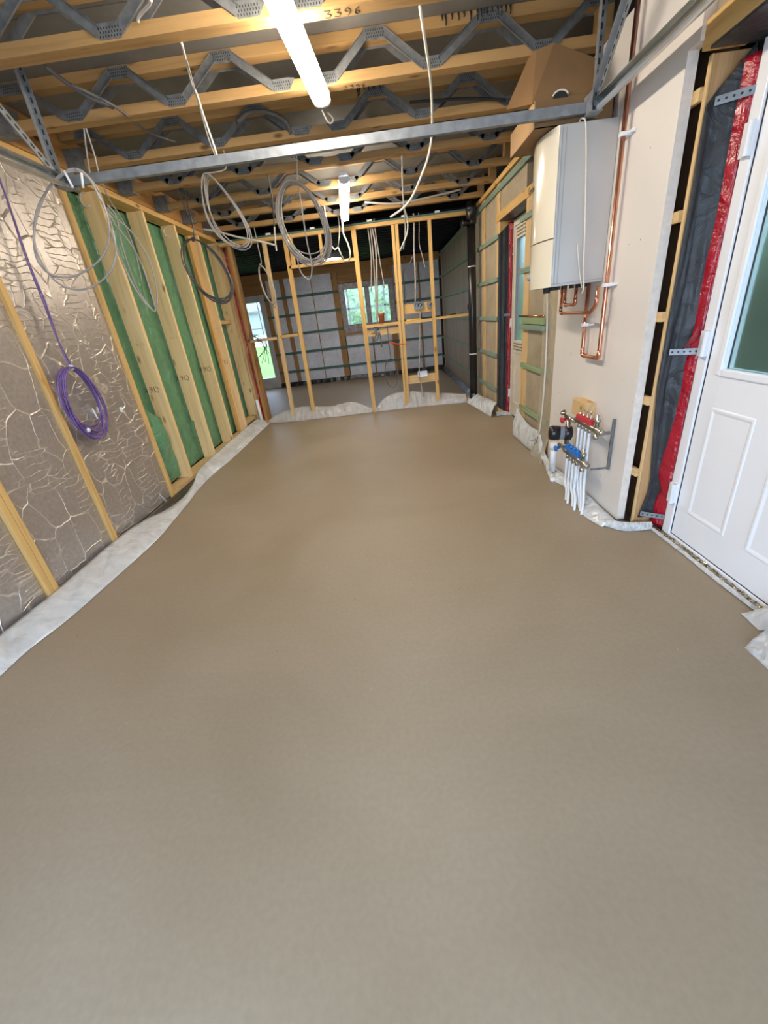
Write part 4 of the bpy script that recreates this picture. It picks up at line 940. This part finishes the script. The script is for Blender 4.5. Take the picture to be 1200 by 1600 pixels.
mb = MB(); mb.grid(fn, 90, 6); tag(mb.build('polythene_strip', M['blackpoly'], smooth=True), 'black polythene upstand along the foot of the back wall', 'polythene')
mb = MB(); mb.grid(lambda u, v: Vector((1.30-.06*(1-v)-.02*noise.noise(Vector((u*30,v,1))), 6.5+3.7*u, .004+(.05+.05*u)*v)), 80, 5); tag(mb.build('polythene_strip', M['blackpoly'], smooth=True), 'black polythene upstand along the right wall of the back room', 'polythene')
# window 1
W1 = sthing('window_1', (-.31, YB, 1.02))
M['filmed'] = plain('film_covered_frame', (.38,.34,.32), .4, 0, .25, 14)
mb = MB()
for x0, x1, z0, z1 in ((-.915,-.80,1.03,2.02),(.17,.29,1.03,2.02),(-.80,.17,1.90,2.02),(-.80,.17,1.03,1.185),(-.36,-.25,1.185,1.90)): mb.box(x0,x1,YB-.02,YB+.06,z0,z1)
mb.build('window_frame', M['filmed'], W1, bevel=.004)
MB().box(-.80,-.36,YB+.02,YB+.028,1.185,1.90).build('pane', M['glass'], W1); MB().box(-.25,.17,YB+.02,YB+.028,1.185,1.90).build('pane', M['glass'], W1)
MB().box(-.80,-.36,YB-.015,YB+.02,1.165,1.19).build('gasket', M['blackm'], W1)
MB().box(-.93,.31,YB-.05,YB-.02,.985,1.03).build('window_sill', M['brown_x'], W1)
D3 = sthing('door_3', (-2.9, YB, 0))
mb = MB(); mb.box(-2.715,-2.60,YB-.02,YB+.06,.0,2.0); mb.box(-3.6,-3.08,YB-.02,YB+.06,.0,2.0); mb.box(-3.08,-2.715,YB-.02,YB+.06,1.865,2.0); mb.box(-3.08,-2.715,YB-.02,YB+.06,.0,.245); mb.build('door_frame', plain('grey_upvc', (.66,.64,.62), .4), D3, bevel=.004)
MB().box(-3.08,-2.715,YB+.02,YB+.028,.245,1.865).build('pane', M['glass'], D3)
mb = MB(); mb.box(-2.79,-2.775,YB+.01,YB+.02,.9,1.865); mb.box(-3.08,-2.715,YB+.01,YB+.02,1.33,1.342); mb.build('glazing_bar', M['whitep'], D3)
# black ceiling membrane in the back room, hanging slack between battens
def fn(u, v):
    y = 6.30 + 3.93*v; x = -4.1 + 5.42*u
    return Vector((x, y, 2.405 + .018*math.sin(y*2*math.pi/.2) + .006*noise.noise(Vector((x*2, y*6, 0)))))
mb = MB(); mb.grid(fn, 40, 240); tag(mb.build('ceiling_membrane', M['backmem'], smooth=True), 'rippled black membrane under the back room ceiling', 'membrane')

# ------------------------------------------------------------------ hanging cables and coils
def loops(c, a, b, n, u=(1,0,0), v=(0,0,1), seed=1, jit=.10, phase=0, egg=.25, w=(0,1,0), depth=.02, seg=26, end=.35):
    rn = random.Random(seed); c, u, v, w = Vector(c), Vector(u).normalized(), Vector(v).normalized(), Vector(w).normalized(); pts = []
    sa = [1 + rn.uniform(-jit, jit) for _ in range(n+2)]; sb = [1 + rn.uniform(-jit, jit) for _ in range(n+2)]; of = [rn.uniform(-jit, jit)*a for _ in range(n+2)]; dp = [rn.uniform(-1, 1)*depth for _ in range(n+2)]
    T = int(seg*(n+end))
    for k in range(T+1):
        q = k/seg; i = int(q); fr = q - i; t = 2*math.pi*fr + phase; s = fr*fr*(3-2*fr)
        A = a*(sa[i]*(1-s)+sa[i+1]*s); Bv = sb[i]*(1-s)+sb[i+1]*s; O = of[i]*(1-s)+of[i+1]*s; D = dp[i]*(1-s)+dp[i+1]*s
        x = A*math.sin(t)*(1-egg*math.cos(t)); z = b*(1 - (1-math.cos(t))*Bv)     # all turns share the tie point at the top
        pts.append(c + u*(x+O*(1-math.cos(t))/2) + v*z + w*D)
    return pts
def coil(feed, c, a, b, n, r_, mat, label, ties=(0,), tail=None, name='cable_coil', **kw):
    P = loops(c, a, b, n, **kw); root = thing(name, (P[0].x, P[0].y, P[0].z - 2*b), label, 'cable coil', 'hanging cable coils')
    pts = (smoothp(list(feed) + [P[0]], 6)[:-1] if feed else []) + P + (smoothp([P[-1]] + list(tail), 6)[1:] if tail else [])
    MB().tube(pts, r_, 7).build('cable', M[mat], root, smooth=True)
    u = Vector(kw.get('u', (1,0,0))).normalized(); v = Vector(kw.get('v', (0,0,1))).normalized()
    for tt in ties:
        q = Vector(c) + u*a*math.sin(tt)*(1-kw.get('egg', .25)*math.cos(tt)) + v*b*math.cos(tt); d_ = (u*math.cos(tt) - v*math.sin(tt))
        MB().tube([q - d_*.009, q + d_*.009], r_*3.4, 12).build('cable_tie', M['whitep' if mat == 'purple' else mat], root, smooth=True)
    return root
c = at(151,646,X=-2.09); tag(MB().tube([c+Vector((.006,-.03,.04)), c+Vector((.014,-.03,-.03)), c+Vector((.014,.02,-.03)), c+Vector((.006,.02,.04))], .006, 6).build('cable_clip', M['whitep']), 'small white U-shaped clip on the foil inside the purple coil', 'clip')
c = at(190,640,X=-2.094); tag(MB().box(c.x-.003, c.x+.006, c.y-.02, c.y+.012, c.z-.02, c.z+.02).build('plastic_tag', M['whitep'], bevel=.003), 'tiny white tag on the foil beside the green membrane batten', 'tag')
# purple coil on the foil wall
coil([at(-12,262,X=-2.05), at(7,300,X=-2.05), at(45,410,X=-2.05), at(70,470,X=-2.05), at(92,535,X=-2.05)], (-2.035,2.755,1.0), .170, .205, 13, .0050, 'purple', 'purple cable coil tied against the foil-faced wall',
     ties=(0, math.pi*1.08), u=(0,1,-.28), v=(0,.12,1), w=(1,0,0), depth=.022, seed=4, jit=.17, egg=.06)
cable([at(-14,250,X=-2.05), at(3,288,X=-2.05), at(38,395,X=-2.05), at(66,468,X=-2.05), at(90,530,X=-2.05), at(112,572,X=-2.05)], .0042, 'purple', 'second purple feed cable running down the foil to the purple coil')
# grey loops at the left track end
yA = 2.62
C1 = [(230,478,3.1),(205,440,3.05),(175,370,2.9),(166,330,2.75),(155,300,yA),(135,273,yA),(118,264,yA),(98,270,yA),(75,295,yA),(60,330,yA),(53,365,yA),(56,400,yA),(72,424,yA),(95,433,yA),(120,430,yA),(150,412,yA),(168,385,yA),(170,350,yA),(160,315,yA),(142,282,yA),(122,268,yA),(100,272,yA),(72,300,yA),(56,335,yA),(54,380,yA),(68,415,yA),(88,440,yA),(115,452,yA),(145,448,yA),(172,425,yA),(181,395,yA),(176,360,yA),(166,325,2.95),(178,338,3.0),(205,362,3.1),(230,400,3.2),(243,440,3.25),(246,470,3.25),(243,486,3.25)]
root = thing('cable_coil', (-1.75,yA,1.9), 'big loose grey cable loops hung on the left end of the crossbar', 'cable coil', 'hanging cable coils')
MB().tube(smoothp([at(x,y,Y=Y) for x, y, Y in C1], 5), .0052, 7).build('cable', M['cable'], root, smooth=True)
MB().tube(smoothp([at(x,y,Y=Y-.01) for x, y, Y in [(118,264,yA),(140,280,yA),(160,318,yA),(175,345,3.0),(200,375,3.1),(220,410,3.2),(234,450,3.25),(243,486,3.25),(228,472,3.25),(210,440,3.2),(190,380,3.1),(182,340,3.1),(168,320,3.05)]], 5), .0052, 7).build('cable', M['cable'], root, smooth=True)
for a, b in (((100,267),(114,293)), ((127,270),(130,294))): MB().tube([at(*a,Y=yA-.02), at(*b,Y=yA-.02)], .006, 6).build('cable_tie', M['whitep'], root, smooth=True)
cable([at(131,200,Y=2.98), at(135,235,Y=3.0), at(141,275,Y=3.02)], .0045, 'cable', 'left grey cable dropping from the joist to the crossbar end')
cable([at(134,200,Y=2.98), at(147,240,Y=3.0), at(155,272,Y=3.02), at(170,310,Y=3.2), at(192,345,Y=3.4), at(210,390,Y=3.5), at(222,440,Y=3.5)], .0045, 'cable', 'right grey cable dropping from the joist past the crossbar end')
coil([hang(at(352,248,Y=3.6)), at(352,248,Y=3.6), at(351,265,Y=3.62)], at(352,333,Y=3.62), .125, .235, 5, .0045, 'cable', 'grey cable coil with five long turns hanging left of the doorway', seed=8, u=(1,0,-.25), v=(-.25,0,1), jit=.14, egg=.4, depth=.05)
coil([hang(at(460,205,Y=3.7)), at(460,205,Y=3.7), at(463,240,Y=3.92), at(464,280,Y=3.95)], at(474,350,Y=3.95), .185, .275, 11, .0050, 'cable', 'largest grey cable coil, hanging in front of the doorway header', seed=12, jit=.13, egg=.1, u=(1,0,-.12), v=(-.10,0,1), depth=.07, ties=(0, math.pi))
cable([at(466,290,Y=3.9), at(472,330,Y=3.88), at(480,380,Y=3.88), at(487,412,Y=3.88), at(486,432,Y=3.88), at(480,436,Y=3.88), at(470,425,Y=3.9), at(464,402,Y=3.92)], .0055, 'cable', 'light grey cable falling through the largest coil and looping below it')
coil([hang(at(268,275,Y=4.2)), at(268,275,Y=4.2), at(285,315,Y=4.7), at(300,350,Y=4.75), at(304,372,Y=4.75)], at(324,423,Y=4.75), .20, .28, 5, .0062, 'cabled', 'dark grey cable coil hanging in front of the left wall studs', seed=15, jit=.07, egg=.05, u=(1,0,-.15), v=(-.22,0,1), depth=.03, ties=(0, math.pi))
cable([hang(at(286,275,Y=4.2)), at(286,275,Y=4.2), at(291,310,Y=4.7), at(300,345,Y=4.74), at(303,370,Y=4.75)], .005, 'cabled', 'second dark feed cable of the coil before the left studs')
coil([hang(at(395,345,Y=6.1),2.33), at(395,345,Y=6.1), at(402,380,Y=6.1), at(408,408,Y=6.1)], at(418,447,Y=6.1), .07, .24, 4, .007, 'cable', 'narrow grey cable coil tied to the leaning partition stud', seed=19, egg=.1, u=(1,0,0), v=(-.16,0,1), depth=.04, ties=(0, math.pi))
coil([at(605,508,Y=6.13), at(607,530,Y=6.13), at(610,556,Y=6.13)], at(612,583,Y=6.13), .085, .20, 2, .0055, 'cabled', 'thin black cable loop hanging low in the partition', seed=23, egg=-.0, depth=.02)
cable([at(656,10,Y=2.40), at(665,70,Y=2.55), at(673,130,Y=2.8), at(675,200,Y=3.05), at(670,240,Y=3.1), at(660,270,Y=3.1), at(645,305,Y=3.15), at(630,325,Y=3.2), at(610,339,Y=3.25)], .0065, 'cablew', 'long curved white cable hanging from the nearest joist past the crossbar')
cable([at(284,68,Y=2.40), at(292,100,Y=2.6), at(300,130,Y=2.8), at(308,148,Y=2.78), at(318,180,Y=2.76), at(330,215,Y=2.74), at(341,248,Y=2.72)], .005, 'cablew', 'white cable dropping from the nearest joist to the crossbar, left of the light')
cable([at(284,68,Y=2.41), at(294,102,Y=2.6), at(304,138,Y=2.78), at(316,182,Y=2.76), at(327,220,Y=2.75), at(338,248,Y=2.73)], .0035, 'cable', 'thin grey cable beside the white one left of the tube light')
cable([hang(at(628,248,Y=4.2)), at(628,248,Y=4.2), at(629,285,Y=4.3), at(631,320,Y=4.5), at(637,345,Y=4.6), at(636,365,Y=4.6), at(628,385,Y=4.6), at(625,392,Y=4.6)], .006, 'cablew', 'pale cable with a bent tail hanging right of the far tube light')
cable([at(631,320,Y=4.5), at(633,345,Y=4.62), at(633,370,Y=4.62), at(630,390,Y=4.62)], .006, 'cable', 'grey cable beside the pale bent one right of the far tube light')
cable([hang(at(419,278,Y=4.2)), at(419,278,Y=4.2), at(425,310,Y=4.3), at(428,345,Y=4.4), at(429,370,Y=4.45), at(431,390,Y=4.45)], .006, 'cabled', 'dark cable hanging between the two big coils')
cable([at(428.5,355,Y=4.42), at(430,378,Y=4.42), at(432,392,Y=4.42)], .007, 'cablew', 'white stripped end of the cable between the two big coils')
cable([at(318,358,Y=5.0), at(340,362,Y=5.0), at(370,370,Y=5.0), at(400,376,Y=5.0), at(430,383,Y=5.0)], .009, 'cablew', 'white conduit crossing behind the long-turn coil')
cable([hang(at(535,345,Y=5.78),2.43), at(535,350,Y=5.8), at(537,366,Y=5.8), at(544,382,Y=5.8), at(547,396,Y=5.8), at(546,405,Y=5.85), at(538,408,Y=5.9)], .009, 'cablew', 'white cable falling from the far tube light to the doorway header')
cable([hang(at(512,360,Y=5.42),2.43), at(512,360,Y=5.42), at(516,380,Y=5.5), at(523,390,Y=5.5), at(528,387,Y=5.5), at(532,396,Y=5.5), at(537,406,Y=5.6)], .007, 'cablew', 'knotted white cable left of the far tube light cable')
cable([hang(at(530,352,Y=5.9),2.43), at(530,352,Y=5.9), at(530,370,Y=5.6), at(528,387,Y=5.55)], .005, 'cabled', 'dark cable holding the knotted white cable')
for i, (a, b, c_, w) in enumerate([((575,358),(580,400),(580,455),'leftmost'), ((579,358),(584,410),(589,500),'second'), ((582,358),(588,400),(590,512),'third'), ((586,358),(594,410),(601,450),'rightmost')]):
    cable([hang(at(*a,Y=6.25),2.40), at(*a,Y=6.25), at(*b,Y=6.25), at(*c_,Y=6.25)], .008 + .004*(i == 2), 'cable', 'grey cable hanging before the back window, %s of four' % w, group='cables before the back window')
cable([hang(at(647,350,Y=6.25),2.40), at(647,350,Y=6.25), at(647,390,Y=6.2), at(649,430,Y=6.2), at(649,472,Y=6.2)], .012, 'cable', 'grey cable bundle dropping to the upper metal back box')
cable([hang(at(655,352,Y=6.25),2.40), at(655,352,Y=6.25), at(655,380,Y=6.22), at(660,400,Y=6.22), at(664,418,Y=6.22)], .006, 'cable', 'thin grey cable right of the bundle above the upper back box')
cable([at(645,400,Y=6.25), at(640,412,Y=6.25), at(630,424,Y=6.25), at(632,450,Y=6.25), at(633,475,Y=6.25)], .008, 'cabled', 'black cable bowed beside the doubled partition studs')
cable([at(658,482,Y=6.2), at(656,500,Y=6.2), at(656,540,Y=6.2), at(655,580,Y=6.2), at(658,600,Y=6.18), at(661,620,Y=6.16)], .008, 'cable', 'grey cable running from upper to lower back box and into the screed')
cable([at(657,555,Y=6.22), at(661,570,Y=6.22), at(659,590,Y=6.22)], .006, 'cabled', 'dark cable bulging beside the lower back box')
cable([at(585,512,Y=6.15), at(588,522,Y=6.12), at(584,532,Y=6.12), at(590,530,Y=6.15), at(593,520,Y=6.15), at(597,542,Y=6.15)], .007, 'cabled', 'tangled black wires below the small white back box')
root = thing('orange_wire', at(620,535,Y=6.14).to_tuple(), 'orange-red wire wrapped round the doubled partition studs', 'wire')
MB().tube(smoothp([at(606,538,Y=6.15), at(610,534,Y=6.13), at(618,537,Y=6.13), at(626,538,Y=6.13), at(635,537,Y=6.14), at(637,533,Y=6.16)],5), .006, 6).build('wire', M['orange'], root, smooth=True)
MB().tube(smoothp([at(608,534,Y=6.14), at(612,537,Y=6.12), at(616,541,Y=6.12)],5), .006, 6).build('loose_end', M['orange'], root, smooth=True)
# tangle left end of the partition noggin
mb = MB(); rn = random.Random(3)
for k in range(6):
    y = 6.12; a = at(388+rn.uniform(-3,3), 534, Y=y); pts = [a, at(394+rn.uniform(-4,6), 524+rn.uniform(-3,3), Y=y), at(408+rn.uniform(-4,4), 526+rn.uniform(-4,10), Y=y), at(414+rn.uniform(-6,8), 540+rn.uniform(-6,14), Y=y), at(402+rn.uniform(-4,22), 555+rn.uniform(-10,14), Y=y)]
    mb.tube(smoothp(pts,6), .0045, 5)
tag(mb.build('wire_tangle', M['cabled'], smooth=True), 'tangle of dark wires at the left end of the partition noggin', 'wires')
# conduits among the joists
cable([at(70,104,Y=2.7), at(105,130,Y=2.75), at(140,152,Y=2.8), at(178,168,Y=2.85)], .010, 'cabled', 'black cable bundle crossing the joists at upper left')
cable([at(110,132,Y=2.72), at(145,148,Y=2.78), at(185,170,Y=2.85), at(230,205,Y=3.3), at(275,222,Y=3.45)], .007, 'cabled', 'grey cable running from the upper left joists toward the crossbar')
cable([at(370,190,Y=3.4), at(385,178,Y=3.45), at(408,174,Y=3.45), at(432,180,Y=3.5), at(448,192,Y=3.5), at(455,215,Y=3.6), at(458,245,Y=3.8)], .013, 'cabled', 'thick dark cable bundle arching between the joists above the crossbar')
cable([at(640,160,Y=3.5), at(680,157,Y=3.5), at(730,154,Y=3.5), at(790,156,Y=3.5)], .008, 'blackm', 'black cable threaded between the joists right of the tube light')
cable([at(503,172,Y=3.0), at(512,190,Y=3.05), at(518,192,Y=3.1), at(520,185,Y=3.1), at(512,176,Y=3.1)], .004, 'cablew', 'small white cable loop behind the near tube light end')
cable([at(236,0,Y=2.2), at(232,8,Y=2.25), at(218,24,Y=2.32), at(216,34,Y=2.34)], .006, 'cablew', 'white cable at the top picture edge, left of the near tube light')
cable([at(570,316,Y=5.33), at(620,318,Y=5.34), at(680,306,Y=5.36), at(720,296,Y=5.38)], .010, 'cable', 'bundle of grey cables threaded through the far joists')
